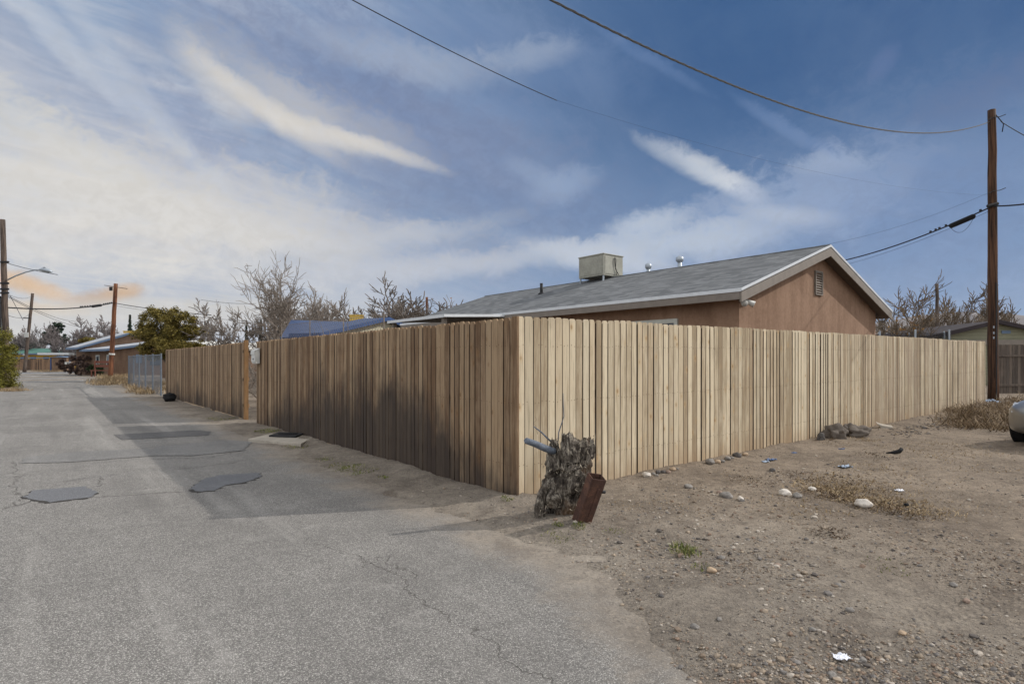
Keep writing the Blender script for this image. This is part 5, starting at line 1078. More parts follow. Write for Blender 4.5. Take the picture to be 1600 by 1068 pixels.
for px_, py_, dy, h_, w__, ln_ in ((884, 694, -.06, .10, .030, .1), (896, 697, -.07, .085, .034, .2), (906, 702, -.05, .07, .028, .25), (876, 712, -.08, .08, .022, -.2), (916, 708, -.03, .10, .024, .15), (926, 706, 0, .10, .02, .1), (864, 706, -.06, .10, .018, -.3), (858, 730, -.08, .09, .02, -.35), (890, 735, -.13, .07, .03, .3), (906, 750, -.12, .08, .026, .3), (872, 765, -.14, .10, .03, .15), (884, 782, -.12, .09, .03, -.2), (852, 776, -.12, .10, .02, -.1), (899, 778, -.09, .09, .025, .4)):
    c_ = PS(px_, py_, dy); mb = MB(); loop = []
    for k in range(9):
        a = k / 9 * 2 * math.pi; loop.append(c_ + np.array((math.cos(a) * w__ * r_.uniform(.7, 1.2) + (-h_ / 2) * ln_, math.sin(a) * w__ * .55 * r_.uniform(.7, 1.2), -h_ / 2 + r_.uniform(-.012, .012))))
    mb.prism(loop, (h_ * ln_, -.01, h_ * r_.uniform(.9, 1.2))); mb.build('bark_slab', M['stump'], st, loc=tuple(S0), bevel=.003)

rnd = random.Random(77); cv = np.vstack(cloud); mb = MB(); vs, fs, cs = [], [], []
for i in range(1300):
    q = cv[rnd.randrange(len(cv))] + np.array([rnd.gauss(0, .006) for _ in range(3)]); up_ = q[2] > CAMZ + (HOR - 735) / F * SY
    d = np.array((rnd.gauss(0, .9 if not up_ else .35), rnd.gauss(0, .4) - .25, rnd.gauss(.5 if up_ else -.1, .8))); d /= np.linalg.norm(d); ln = rnd.uniform(.01, .045) * (1.2 if up_ else 1); w_ = rnd.uniform(.0015, .005); s_ = np.cross(d, (0, 1, .3)); s_ /= np.linalg.norm(s_) + 1e-6; th = np.cross(d, s_) * w_ * .6
    k = len(vs); e = q + d * ln; vs += [q - s_ * w_, q + s_ * w_, q + th * 2, e]; fs += [(k, k + 1, k + 3), (k + 1, k + 2, k + 3), (k + 2, k, k + 3)]; g = rnd.random(); cs += [(g, g, g)] * 4
mb.add(vs, fs, np.array(cs)); tag(mb.build('splinters', M['splinter'], st, loc=tuple(S0)), kind='stuff')
mb = MB(); mb.tube([PS(866, 705, -.05), PS(852, 700, -.10), PS(836, 693, -.16), PS(822, 688, -.2), PS(820, 687.5, -.21)], [.030, .030, .028, .026, .012], 14); mb.build('branch_stub', M['bleached'], st, True, loc=tuple(S0))
mb = MB(); mb.tube([PS(862, 690), PS(855, 684, -.02), PS(846, 675, -.05), PS(834, 666, -.08)], [.008, .008, .007, .004], 8); mb.build('twig', M['bleached'], st, True, loc=tuple(S0))
mb = MB(); mb.tube([PS(872, 690), PS(873, 675), PS(878, 660), PS(881, 650), PS(880, 632), PS(880, 614)], [.005, .005, .005, .004, .004, .002], 6); mb.build('twig', M['bleached'], st, True, loc=tuple(S0))
mb = MB(); mb.tube([PS(840, 678), PS(838, 668), PS(834, 660), PS(839, 655), PS(836, 651)], .0015, 4); mb.build('tendril', M['bark_brown'], st, True, loc=tuple(S0))
# rusty steel post leaning on it
m, t, b = mat('rusty steel'); M['rust'] = m; p = OBJ(t); n_ = t.noise(p, 9, 6, .65, .4); n2 = t.noise(p, 70, 4, .6)
t.put(b.inputs['Base Color'], t.ramp(t.m('ADD', t.m('MULTIPLY', n_, .7), t.m('MULTIPLY', n2, .3)), [(.3, srgb(56, 42, 38)), (.48, srgb(84, 62, 54)), (.60, srgb(108, 78, 64)), (.75, srgb(140, 94, 68))])); bump(t, b, n2, .5, .004); b.inputs['Roughness'].default_value = .8
pA, pB = PS(905, 824, -.20), PS(933, 744, -.32); ax = (pB - pA); LNG = np.linalg.norm(ax); ax /= LNG; sd_ = np.cross(ax, (0.35, 1, 0)); sd_ /= np.linalg.norm(sd_); fw = np.cross(sd_, ax); sd_ = -sd_ if sd_[0] < 0 else sd_; th_ = R(38); sd_, fw = sd_ * math.cos(th_) + (fw if fw[1] > 0 else -fw) * math.sin(th_), (fw if fw[1] > 0 else -fw) * math.cos(th_) - sd_ * math.sin(th_)
rp = thing('rusty_post', 'rusty hollow steel post leaning against the right side of the tree stump', 'post', tuple(pA))
mb = MB(); hw, hd, tk = .060, .052, .007
for c_, (sx, sy) in ((sd_ * hw, (tk, hd * 2)), (-sd_ * hw, (tk, hd * 2)), (fw * hd, (hw * 2 - tk, tk)), (-fw * hd, (hw * 2 - tk, tk))):
    mb.box(pA + ax * LNG / 2 + c_, (sx, sy, LNG), col=(.5, .5, .5), ax=(sd_, fw, ax))
mb.build('tube', M['rust'], rp, loc=tuple(pA), bevel=.002)
mb = MB(); q = pA + ax * LNG * .5 - sd_ * .0; mb.box(pA + ax * LNG * .42 + fw * (hd + .006) * (1 if fw[1] < 0 else -1) + sd_ * .02, (.022, .010, LNG * .82), ax=(sd_, fw, ax)); mb.build('weld_seam', M['rust'], rp, loc=tuple(pA), bevel=.002)
mb = MB(); e = pA + ax * (LNG - .10) + sd_ * (hw + .004) ; mb.tube([e, e + sd_ * .012], [.034, .034], 16); mb.tube([e + sd_ * .01, e + sd_ * .022], [.02, .018], 12); mb.build('hinge_plate', M['rust'], rp, True, loc=tuple(pA))
mb = MB(); mb.tube([e - ax * .03 + sd_ * .0, e - ax * .03 + sd_ * .055 + (0, 0, .0)], .014, 10); mb.build('hinge_pin', M['dark'], rp, True, loc=tuple(pA))

# ------------------------------------------------------------ stones, rubble and litter
def stonem(name, a, b_): return simple(name, tuple((x + y) / 2 for x, y in zip(a, b_)), .85, 0, .16, 16, .4)
M['s_grey'] = stonem('grey river stone', srgb(122, 118, 114), srgb(146, 140, 134)); M['s_dark'] = stonem('dark stone', srgb(78, 75, 74), srgb(98, 93, 90)); M['s_white'] = stonem('whitish stone', srgb(200, 192, 182), srgb(216, 208, 198)); M['s_tan'] = stonem('tan stone', srgb(168, 146, 122), srgb(182, 160, 136)); M['s_pink'] = stonem('pinkish stone', srgb(142, 122, 110), srgb(156, 136, 122))
rnd = random.Random(5)
def stone(px_, py_, wpx, m_, label, hk=.6, grp=None, cat='stone', name='stone'):
    q = on(px_, py_); r = wpx / F * q[1] / 2; mb = MB(); rock_mesh(mb, q + (0, 0, r * hk * .55), (r, r * rnd.uniform(.7, .95), r * hk), rnd, 3 if wpx > 9 else 2, .30, rz=rnd.uniform(0, 3)); o = mb.build(name, M[m_], None, True, loc=tuple(q)); tag(o, label, cat, grp); return o
stone(1010, 743, 14, 's_white', 'smooth whitish stone at the fence foot, first right of the stump', .55)
for px_, py_, w_, m_, lab in ((1021, 741, 8, 's_grey', 'small grey stone tucked right of the whitish stone'), (1028, 739, 11, 's_dark', 'dark stone in the cluster right of the whitish stone'), (1026, 743, 7, 's_grey', 'smallest grey stone at the front of the dark cluster'), (1036, 738, 9, 's_dark', 'darkest right hand stone of the cluster by the fence'), (1044, 738, 9, 's_pink', 'pinkish tilted stone just right of the dark cluster'), (1051, 734, 10, 's_tan', 'tan stone leaning at the fence right of the pinkish one'), (1058, 733, 6, 's_grey', 'little grey stone right of the tan one'),
    (1110, 723, 15, 's_grey', 'flat grey stone midway along the fence'), (1121, 722, 10, 's_tan', 'pale tan stone touching the flat grey stone'), (1129, 721, 8, 's_grey', 'small grey stone after the pale tan one'), (1137, 717, 10, 's_grey', 'grey stone left of the dark upright one'), (1143, 716, 8, 's_grey', 'small grey stone hugging the dark upright one'), (1152, 713, 14, 's_dark', 'dark upright stone against the middle of the fence'), (1165, 711, 10, 's_tan', 'low tan stone right of the dark upright one'),
    (1207, 736, 12, 's_dark', 'dark grey stone alone in the dirt below the blue rag'), (1269, 766, 13, 's_white', 'round white stone in the dry grass patch'), (1135, 777, 20, 's_grey', 'broad grey stone among the rubble in the open dirt'), (1157, 780, 11, 's_white', 'pale round stone beside the broad grey stone'), (1124, 770, 9, 's_pink', 'pinkish stone above the broad grey stone'),
    (1348, 790, 24, 's_white', 'flat pale stone slab right of the round white stone'), (1226, 773, 20, 's_white', 'long pale flat stone left of the round white stone'), (1245, 776, 15, 's_grey', 'grey flat stone beside the long pale one'), (1075, 762, 13, 's_grey', 'grey stone in the dirt nearest the post'), (1127, 872, 10, 's_grey', 'grey stone right of the green weed tuft'), (1122, 872, 6, 's_dark', 'dark chip beside the grey stone below the weed'),
    (1086, 981, 15, 's_grey', 'half buried grey stone at the asphalt edge near the bottom'), (1033, 932, 9, 's_dark', 'dark pebble beside the road edge'), (1124, 968, 10, 's_grey', 'grey pebble right of the half buried stone'), (1300, 1056, 15, 's_grey', 'grey stone under the crumpled wrapper'), (1348, 1032, 13, 's_grey', 'flattish grey stone right of the crumpled wrapper'), (1246, 1036, 12, 's_grey', 'angular grey stone left of the crumpled wrapper'),
    (1112, 893, 16, 's_tan', 'yellowish tan chip in front of the weed tuft'), (1328, 954, 13, 's_grey', 'blue grey stone in the tyre track'), (1510, 940, 12, 's_pink', 'pinkish stone near the right edge'), (1490, 915, 12, 's_grey', 'grey stone at the right of the tyre track'), (1215, 884, 10, 's_pink', 'pinkish pebble in the middle of the dirt'), (1310, 915, 10, 's_grey', 'grey pebble above the tyre track'), (1270, 984, 10, 's_grey', 'grey pebble under the tyre track'), (1410, 990, 12, 's_tan', 'tan stone low on the right dirt')):
    stone(px_, py_, w_, m_, lab)
# gravel: countless crumbs and chips
m, t, b = mat('mixed gravel'); M['gravel'] = m; at = t.n('ShaderNodeAttribute', attribute_name='col'); t.put(b.inputs['Base Color'], at.outputs['Color']); b.inputs['Roughness'].default_value = .9
cols = [srgb(118, 113, 109), srgb(138, 129, 120), srgb(158, 143, 126), srgb(92, 86, 82), srgb(134, 115, 100), srgb(176, 166, 154), srgb(124, 110, 96), srgb(146, 132, 116)]
mb = MB(); cnt = 0; rnd = random.Random(32)
while cnt < 19000:
    px_, py_ = rnd.uniform(400, 1640), 640 + 440 * rnd.random() ** .8
    q = G(px_, py_); off, t_ = off_t(q[0], q[1]); dn_ = mn.fractal(Vector((q[0] * 1.1, q[1] * 1.1, 7)), 1, 2, 3)
    lim = .85 + .7 * sstep(-.8, -4.2, t_)
    if off > lim + rnd.gauss(0, .15) or (t_ > -.02 and off < .03) or (off < 0 and t_ > -.03): continue
    if rnd.random() > .45 + .9 * dn_ or (off > 0 and t_ > 0 and rnd.random() < .6): continue
    r = min(.022, .0036 * math.exp(rnd.gauss(0, .62))) ; z = gz(q[0], q[1]); rock_mesh(mb, (q[0], q[1], z + r * .2), (r, r * .8, r * .6), rnd, 1, .5, rnd.choice(cols), rz=rnd.uniform(0, 3)); cnt += 1
for _ in range(1500):
    c0 = rnd.choice(((1130, 775, 60, 14), (1180, 800, 90, 14), (1060, 800, 50, 14), (1160, 850, 80, 16), (1240, 735, 60, 10), (1000, 850, 60, 14), (1350, 745, 90, 10), (1230, 905, 80, 16))); px_ = rnd.gauss(c0[0], c0[2]); py_ = rnd.gauss(c0[1], c0[3]); q = on(px_, py_); off, t_ = off_t(q[0], q[1])
    if t_ > -.1 or off > .5: continue
    r = min(.05, .0075 * math.exp(rnd.gauss(0, .55))); rock_mesh(mb, q + (0, 0, r * .2), (r, r * .8, r * .5), rnd, 1, .5, rnd.choice(cols), rz=rnd.uniform(0, 3))
# rubble bank by the fence near the pole
for _ in range(700):
    u = rnd.random(); px_ = 1400 + 130 * u + rnd.gauss(0, 16); py_ = 676 - 26 * u + rnd.gauss(0, 5); q = on(px_, py_); off, t_ = off_t(q[0], q[1])
    if t_ > -.1: continue
    r = min(.07, .014 * math.exp(rnd.gauss(0, .5))); rock_mesh(mb, q + (0, 0, r * .2), (r, r * .8, r * .5), rnd, 1, .5, rnd.choice([srgb(104, 98, 94), srgb(124, 116, 108), srgb(146, 132, 116), srgb(84, 78, 76), srgb(150, 134, 114)]), rz=rnd.uniform(0, 3))
tag(mb.build('gravel', M['gravel'], None, False), 'loose gravel and chips scattered over the dirt verge', 'gravel', kind='stuff')
# rubble heap against the fence
M['heap'] = stonem('crumbled dark slag', srgb(66, 60, 57), srgb(120, 110, 100))
for px_, py_, w_, hk, mm, lab in ((1283, 687, 14, .95, 's_dark', 'round dark stone at the left end of the rubble heap'), (1304, 684, 42, .62, 'heap', 'big rough brown grey boulder in the rubble heap'), (1340, 682, 46, .48, 'heap', 'long low dark boulder sloping off at the right of the heap'), (1326, 679, 26, .8, 'heap', 'lumpy boulder in the middle behind the other two')):
    q = on(px_, py_); r = w_ / F * q[1] / 2; mb = MB(); rock_mesh(mb, q + (0, 0, r * hk * .5), (r, r * .55, r * hk), rnd, 4, .55, rz=.3)
    tag(mb.build('boulder', M[mm], None, True, loc=tuple(q)), lab, 'boulder')
q = on(1382, 668); mb = MB(); mb.prism([P(1370, 661, q[1]), P(1376, 667, q[1]), P(1376, 671, q[1]), P(1391, 671, q[1]), P(1396, 667, q[1]), P(1388, 666, q[1]), P(1378, 664, q[1])], (.06, .14, .02)); tag(mb.build('concrete_chunk', M['concrete'], None, loc=tuple(q), bevel=.01), 'broken pale concrete chunk with a pointed corner right of the rubble heap', 'concrete chunk')
# litter
M['foil'] = simple('crumpled white wrapper', srgb(226, 228, 236), .5, 0, .08, 30, .3, spec=.5); M['bluerag'] = simple('blue plastic scrap', srgb(84, 104, 140), .6, 0, .2, 20); M['palerag'] = simple('pale blue plastic', srgb(146, 160, 178), .6, 0, .15, 20)
def crumple(label, px_, py_, w_, hpx, m_, cat='litter', name='wrapper'):
    q = on(px_, py_); r = w_ / F * q[1] / 2; ry = r * rnd.uniform(.55, .8); n = 9; vs = []; sd = rnd.random() * 50
    for j in range(n):
        for i in range(n):
            x = (i / (n - 1) * 2 - 1); y = (j / (n - 1) * 2 - 1); e = 1 - .18 * mn.noise(Vector((x * 2, y * 2, sd))); vs.append(q + (x * r * e, y * ry * e + x * r * .2, .006 + r * .55 * abs(mn.noise(Vector((x * 1.9, y * 1.9, sd + 3)))) + .002))
    mb = MB(); mb.add(vs, [(j * n + i, j * n + i + 1, (j + 1) * n + i + 1, (j + 1) * n + i) for j in range(n - 1) for i in range(n - 1)]); o = mb.build(name, M[m_], None, loc=tuple(q)); s = o.modifiers.new('thick', 'SOLIDIFY'); s.thickness = .002; tag(o, label, cat)
crumple('crumpled white and bluish wrapper on the dirt at the bottom right', 1315, 1029, 24, 14, 'foil')
crumple('blue plastic scrap on the dirt below the middle of the fence', 1205, 719, 16, 8, 'bluerag', name='plastic_scrap'); crumple('greyish plastic scrap touching the left of the blue scrap', 1196, 722, 12, 6, 'palerag', name='plastic_scrap'); crumple('small blue scrap between the blue scrap and the rubble heap', 1241, 708, 9, 4, 'bluerag', name='plastic_scrap'); crumple('tiny blue scrap in front of the rubble heap', 1315, 702, 9, 4, 'bluerag', name='plastic_scrap'); crumple('pale blue torn plastic strip in the dry grass right of the stones', 1321, 730, 18, 6, 'palerag', name='plastic_scrap'); crumple('white scrap of paper in the dry grass on the right', 1405, 767, 14, 4, 'foil', name='paper_scrap'); crumple('pale plastic sheet scrap lying in the brown weeds behind the car', 1548, 628, 24, 5, 'palerag', name='plastic_scrap')
q = on(1398, 709); mb = MB(); mb.tube([q + (-.12, 0, .015), q + (-.03, 0, .02), q + (.06, -.01, .04), q + (.10, 0, .075)], [.008, .022, .03, .028], 8); tag(mb.build('rubber_scrap', M['rubber'], None, True, loc=tuple(q)), 'curled black rubber scrap on the dirt right of the rubble heap', 'litter')
q = on(1416, 790); mb = MB(); rock_mesh(mb, q + (0, 0, .012), (.03, .02, .016), rnd, 2, .5); tag(mb.build('rubber_scrap', M['rubber'], None, loc=tuple(q)), 'tiny black lump by the dry straw low on the right', 'litter')
q = on(265, 625); mb = MB(); rock_mesh(mb, q + (0, 0, .10), (.22, .16, .15), rnd, 3, .4); tag(mb.build('trash_bag', M['rubber'], None, True, loc=tuple(q)), 'small black bag at the far foot of the picket fence', 'bag')
q = on(298, 908); mb = MB(); leaf_cards(mb, rnd, [q + (rnd.uniform(-.03, .03), rnd.uniform(-.015, .015), .012) for _ in range(14)], .02, 1, .004); tag(mb.build('dead_leaf', M['dryleaf'], None, loc=tuple(q)), 'single crumpled dead leaf on the open asphalt', 'leaf')
q = on(1290, 830); mb = MB()
for _ in range(5): a = q + (rnd.uniform(-.1, .1), rnd.uniform(-.06, .06), .01); mb.tube([a, a + (rnd.uniform(-.12, .12), rnd.uniform(-.06, .06), .02)], .003, 4)
tag(mb.build('twig_pile', M['bark_brown'], None, loc=tuple(q)), 'few dark twigs lying together in the middle of the dirt', 'twigs')

# ------------------------------------------------------------ grass, weeds, straw
M['green'] = leafm('green weeds', srgb(76, 86, 44), srgb(110, 118, 62), srgb(160, 152, 100)); M['straw'] = leafm('dry straw', srgb(112, 94, 70), srgb(144, 124, 96), srgb(176, 156, 124)); M['debris'] = leafm('dark plant litter', srgb(52, 42, 34), srgb(84, 68, 54), srgb(120, 98, 76)); M['weed'] = leafm('brown weeds', srgb(84, 70, 56), srgb(124, 106, 84), srgb(158, 138, 110))
def blades(mb, rnd, q, n, spread, h, lay=.5, w_=.0025):
    vs, fs, cs = [], [], []
    for _ in range(n):
        a = rnd.uniform(0, 6.28); rr = spread * rnd.random() ** .6; b0 = np.array((q[0] + rr * math.cos(a), q[1] + rr * math.sin(a), 0)); b0[2] = gz(b0[0], b0[1]) - .002; hh_ = h * rnd.uniform(.4, 1.15)
        d = np.array((rnd.gauss(0, lay), rnd.gauss(0, lay), 1.0)); d /= np.linalg.norm(d); m1 = b0 + d * hh_ * .55; d2 = d + np.array((rnd.gauss(0, .4), rnd.gauss(0, .4), -.35)); d2 /= np.linalg.norm(d2); e = m1 + d2 * hh_ * .5; e[2] = max(e[2], b0[2] + .004)
        s = np.array((math.cos(a + 1), math.sin(a + 1), 0)) * w_ * rnd.uniform(.6, 1.4); k = len(vs); vs += [b0 - s, b0 + s, m1 - s * .8, m1 + s * .8, e]; fs += [(k, k + 1, k + 3, k + 2), (k + 2, k + 3, k + 4)]; g = rnd.random(); cs += [(g, g, g)] * 5
    mb.add(vs, fs, np.array(cs))
rnd = random.Random(44); mbs = MB()
for px_, py_, n, sp_, h, lab in ((1072, 864, 170, .11, .07, 'green weed tuft with a few dry blades in the open dirt'), (1098, 886, 50, .08, .03, 'little green sprouts below the larger weed tuft'), (905, 823, 90, .07, .035, 'green sprouts at the foot of the rusty post'), (872, 820, 60, .05, .03, 'green sprouts under the middle of the stump'), (870, 838, 110, .16, .02, 'thin green patch on the dirt in front of the stump'), (792, 778, 60, .07, .03, 'green sprouts at the left side of the fence corner'), (556, 735, 420, .30, .03, 'green weed patch beside the road halfway along the street fence'), (535, 728, 260, .24, .025, 'sparser green weed patch left of the halfway one'), (600, 745, 70, .08, .03, 'small green tuft right of the halfway weed patch'), (460, 698, 200, .24, .03, 'green weeds in front of the meter slab'), (418, 674, 260, .25, .05, 'green weeds behind the meter slab near the mailbox'), (508, 717, 160, .15, .02, 'yellowish low weeds between slab and halfway patch'), (340, 655, 260, .5, .04, 'green weeds along the foot of the far picket fence'), (1385, 886, 70, .16, .02, 'faint green sprouts far right in the dirt'), (960, 829, 60, .10, .02, 'faint green sprouts right of the rusty post')):
    q = on(px_, py_)
    if n < 130 or h <= .03: blades(mbs, rnd, q, n, sp_, h, .5, .003); continue
    mb = MB(); blades(mb, rnd, q, n, sp_, h, .5, .0035); tag(mb.build('weed_tuft', M['green'], None, loc=tuple(q)), lab, 'weeds')
tag(mbs.build('weed_sprouts', M['green'], None), 'thin green sprouts here and there on the dirt', 'weeds', kind='stuff')
mb = MB()
for px_, py_, n, sp_, h, in ((1330, 775, 700, .45, .05), (1290, 760, 500, .35, .05), (1400, 790, 420, .4, .04), (1440, 800, 250, .35, .03), (1380, 762, 350, .4, .04), (1360, 730, 250, .5, .03), (1300, 745, 200, .3, .03), (1150, 745, 250, .35, .02), (1060, 790, 300, .4, .02), (970, 790, 150, .2, .02), (1470, 780, 200, .5, .03), (1300, 690, 160, .4, .05), (1345, 686, 200, .3, .07), (1240, 800, 250, .4, .02), (1500, 700, 500, .8, .04), (1440, 705, 400, .7, .035)):
    q = on(px_, py_); blades(mb, rnd, q, int(n * 1.3), sp_, h, 1.6, .0034)
for px_, py_, n, sp_, h in ((1300, 768, 420, .45, .06), (1340, 775, 360, .45, .05), (1380, 790, 300, .4, .05), (1320, 752, 300, .5, .05), (1440, 795, 260, .35, .05), (1250, 790, 200, .5, .04), (1400, 740, 260, .7, .04), (1480, 720, 300, .9, .04)):
    q = on(px_, py_); blades(mb, rnd, q, n, sp_, h, 1.8, .006)
tag(mb.build('dry_grass', M['straw'], None), 'dry flattened straw scattered over the dirt yard', 'dry grass', kind='stuff')
mb = MB()
for px_, py_, n, sp_, h in ((1300, 772, 800, .3, .04), (1350, 782, 500, .35, .035), (1385, 793, 500, .3, .035), (1330, 757, 500, .4, .035), (1240, 745, 300, .3, .03), (1180, 752, 300, .3, .03), (1150, 880, 250, .3, .02), (1300, 832, 250, .15, .03), (1420, 800, 300, .3, .03), (1500, 880, 250, .5, .02), (1370, 712, 300, .3, .03)):
    q = on(px_, py_); blades(mb, rnd, q, n, sp_, h, 2.0, .005)
tag(mb.build('debris', M['debris'], None), 'dark brown plant litter matted on the dirt', 'plant litter', kind='stuff'); mb = MB()
for _ in range(170):
    px_ = rnd.uniform(1492, 1680); py_ = rnd.uniform(604, 672) if px_ > 1535 else rnd.uniform(630, 668); q = on(px_, py_); 
    if off_t(q[0], q[1])[1] > -.15: continue
    blades(mb, rnd, q, 90, .5, rnd.choice((.08, .12, .16, .22, .34)), 1.1, .007)
tag(mb.build('weeds', M['weed'], None), 'tall brown dead weeds round the foot of the right pole', 'weeds', kind='stuff')
mb = MB()
for px_, py_, sp_, h in [(rnd.uniform(155, 205), rnd.uniform(588, 602), .9, .4) for _ in range(26)] + [(rnd.uniform(205, 256), rnd.uniform(600, 616), .5, .3) for _ in range(22)] + [(rnd.uniform(0, 34), rnd.uniform(600, 612), .5, .16) for _ in range(20)] + [(rnd.uniform(-60, 10), rnd.uniform(604, 616), .5, .14) for _ in range(14)] + [(rnd.uniform(60, 105), rnd.uniform(577.5, 581), 1.2, .3) for _ in range(14)]:
    q = G(px_, py_); off, t_ = off_t(q[0], q[1])
    blades(mb, rnd, q, 110, sp_, h, .6, .012)
tag(mb.build('dry_grass', M['straw'], None), 'tall dry grass along both verges up the street', 'dry grass', kind='stuff')
M['brush'] = simple('grey brush stems', srgb(136, 124, 112), .9)
for px_, py_, h, lab, sd in ((1556, 606, 1.3, 'pale dead branches leaning over the weeds right of the pole', 3), (1592, 612, 1.5, 'tangled dead brush against the old grey fence at the right edge', 4)):
    q = on(px_, py_); mb = MB(); r_ = random.Random(sd); 
    for _ in range(16):
        a = q + (r_.uniform(-.3, .5), r_.uniform(-.3, .3), 0); d = np.array((r_.gauss(.1, .7), r_.gauss(0, .4), 1)); d /= np.linalg.norm(d); pts_ = [a]
        for k in range(6): d = d + np.array((r_.gauss(0, .15), r_.gauss(0, .15), -.12)); d /= np.linalg.norm(d); pts_.append(pts_[-1] + d * h / 6)
        mb.tube(pts_, [.011, .010, .009, .008, .006, .005, .003], 5)
        for k in range(4): j = r_.randint(1, 5); e = np.array([r_.gauss(0, 1), r_.gauss(0, 1), r_.gauss(.4, .8)]); e /= np.linalg.norm(e); mb.tube([pts_[j], pts_[j] + e * .16, pts_[j] + e * .3 + (0, 0, -.03)], [.005, .004, .002], 4)
    tag(mb.build('dead_brush', M['brush'], None, True, loc=tuple(q)), lab, 'brush')

# ------------------------------------------------------------ parked car at the right edge
m, t, b = mat('silver beige car paint'); M['paint'] = m; t.put(b.inputs['Base Color'], srgb(136, 134, 130)); b.inputs['Metallic'].default_value = .55; b.inputs['Roughness'].default_value = .32; b.inputs['Coat Weight'].default_value = .5; b.inputs['Specular IOR Level'].default_value = .5
M['lens'] = simple('clear lamp lens', srgb(206, 210, 214), .12, .3, .03, spec=.6); M['rim'] = simple('alloy rim', srgb(150, 152, 156), .35, .8, .04)
cw_ = .86; cp = np.array((7.82, 8.22, 0)); ch = math.atan2(.40, .92)     # front axle side, heading of the car's length
car = thing('parked_car', 'silver beige sedan parked on the dirt, only its front corner in the picture', 'car', (cp[0], cp[1], .02), None, ch)
stn = [(-.02, .30, .42, .50, .60), (.04, .62, .30, .62, .0), (.18, .78, .24, .70, 0), (.45, .85, .20, .77, 0), (.9, .87, .19, .84, 0), (1.5, .88, .19, .92, 0), (2.3, .88, .19, .95, 0), (3.3, .88, .20, .97, 0), (4.0, .86, .22, .99, 0), (4.4, .80, .26, .98, 0), (4.55, .66, .34, .90, 0), (4.58, .45, .45, .75, 0)]
mb = MB(); vs = []; ns = 28
for x, hw_, zb_, zt_, _ in stn:
    zc_, hz_ = (zb_ + zt_) / 2, (zt_ - zb_) / 2
    for k in range(ns):
        a = 2 * math.pi * k / ns; c_, s_ = math.cos(a), math.sin(a); e = .42
        yy = hw_ * math.copysign(abs(c_) ** e, c_); zz = zc_ + hz_ * math.copysign(abs(s_) ** e, s_)
        if s_ > 0: yy *= 1 - .10 * s_ ** 2
        vs.append((x + .03 * abs(yy / .88) ** 3 * (6 if x < .3 else 0) * .8, yy, zz))
fs = [(i * ns + k, i * ns + (k + 1) % ns, (i + 1) * ns + (k + 1) % ns, (i + 1) * ns + k) for i in range(len(stn) - 1) for k in range(ns)] + [tuple(range(ns))[::-1], tuple((len(stn) - 1) * ns + k for k in range(ns))]
mb.add(vs, fs); body = mb.build('body', M['paint'], car, True); s = body.modifiers.new('sub', 'SUBSURF'); s.levels = s.render_levels = 2
def loft(name, secs, m_, parent, lv_=1):
    mb = MB(); n = len(secs[0]); vs = [q for s_ in secs for q in s_]; fs = [(i * n + k, i * n + (k + 1) % n, (i + 1) * n + (k + 1) % n, (i + 1) * n + k) for i in range(len(secs) - 1) for k in range(n)] + [tuple(range(n))[::-1], tuple((len(secs) - 1) * n + k for k in range(n))]; mb.add(vs, fs); return mb.build(name, m_, parent, False, bevel=.03)
def sec(x, w0, w1, z0, z1): return [(x, -w0, z0), (x, w0, z0), (x, w1, z1), (x, -w1, z1)]
loft('cabin', [sec(1.15, .74, .70, .86, .90), sec(1.95, .76, .58, .88, 1.36), sec(2.9, .76, .58, .90, 1.42), sec(3.5, .75, .57, .92, 1.34), sec(4.2, .72, .68, .93, .98)], M['glass'], car)
loft('roof', [sec(1.92, .60, .56, 1.345, 1.375), sec(2.9, .60, .56, 1.40, 1.45), sec(3.5, .59, .55, 1.33, 1.37)], M['paint'], car)
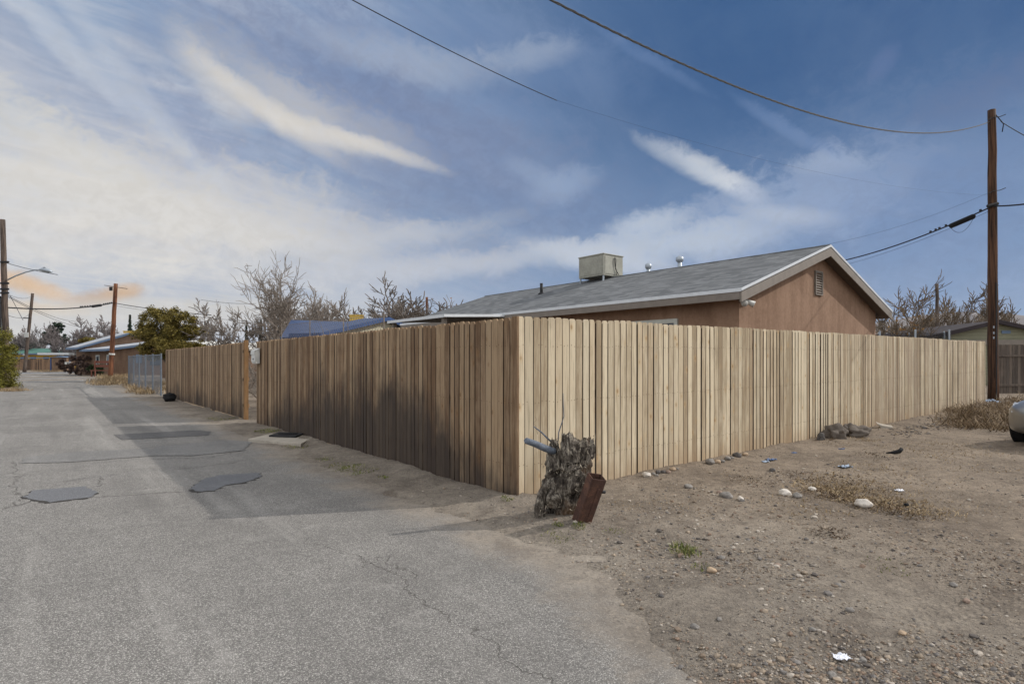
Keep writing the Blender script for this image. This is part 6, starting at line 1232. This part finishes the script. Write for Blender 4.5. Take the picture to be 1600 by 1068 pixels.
for x in (.86, 3.55):
    for y in (-.80, .80):
        mb = MB(); mb.tube([(x, y - .10, .32), (x, y - .085, .32), (x, y + .085, .32), (x, y + .10, .32)], [.29, .32, .32, .29], 28); wl = mb.build('wheel', M['rubber'], car, False)
        mb = MB(); s_ = 1 if y > 0 else -1; mb.tube([(x, y + s_ * .09, .32), (x, y + s_ * .108, .32)], [.21, .19], 24)
        mb.build('rim', M['rim'], wl)
for y in (-.62, .62):
    s_ = 1 if y > 0 else -1
    mb = MB(); mb.add([(.20, s_ * .42, .575), (.26, s_ * .70, .585), (.46, s_ * .80, .60), (.60, s_ * .80, .70), (.40, s_ * .74, .715), (.24, s_ * .44, .655), (.11, s_ * .42, .56), (.17, s_ * .68, .57), (.40, s_ * .825, .59), (.60, s_ * .83, .70), (.38, s_ * .755, .69), (.17, s_ * .44, .625)], [(6, 7, 10, 11), (7, 8, 9, 10), (0, 6, 11, 5), (5, 11, 10, 4), (4, 10, 9, 3), (0, 1, 7, 6), (1, 2, 8, 7)]); mb.build('headlight', M['lens'], car, False, bevel=.008)
    mb = MB(); mb.add([(x_, s_ * y_, z_) for x_, y_, z_ in ((.085, .52, .36), (.125, .60, .36), (.135, .61, .50), (.085, .53, .50), (.16, .52, .37), (.2, .60, .37), (.21, .61, .49), (.16, .53, .49))], [(0, 1, 2, 3), (0, 4, 5, 1), (2, 6, 7, 3), (0, 3, 7, 4), (1, 5, 6, 2)]); mb.build('fog_light_recess', M['rubber'], car)
mb = MB(); mb.box((-.005, 0, .40), (.05, .8, .14)); mb.build('lower_grille', M['rubber'], car, bevel=.01)
mb = MB(); mb.box((.03, 0, .60), (.05, .62, .07)); mb.build('grille', M['dark'], car, bevel=.01)

# ------------------------------------------------------------ haze
hm = bpy.data.materials.new('haze'); hm.use_nodes = True; hn = NT(hm.node_tree)
for n_ in list(hn.N): hn.N.remove(n_)
ho_ = hn.n('ShaderNodeOutputMaterial'); pv = hn.n('ShaderNodeVolumePrincipled', {'Color': (.72, .80, .95, 1), 'Density': .000035, 'Anisotropy': .2}); hn.L.new(pv.outputs[0], ho_.inputs['Volume'])
mb = MB(); mb.box((0, 0, 400), (26000, 26000, 870)); tag(mb.build('haze', hm, None), kind='stuff')
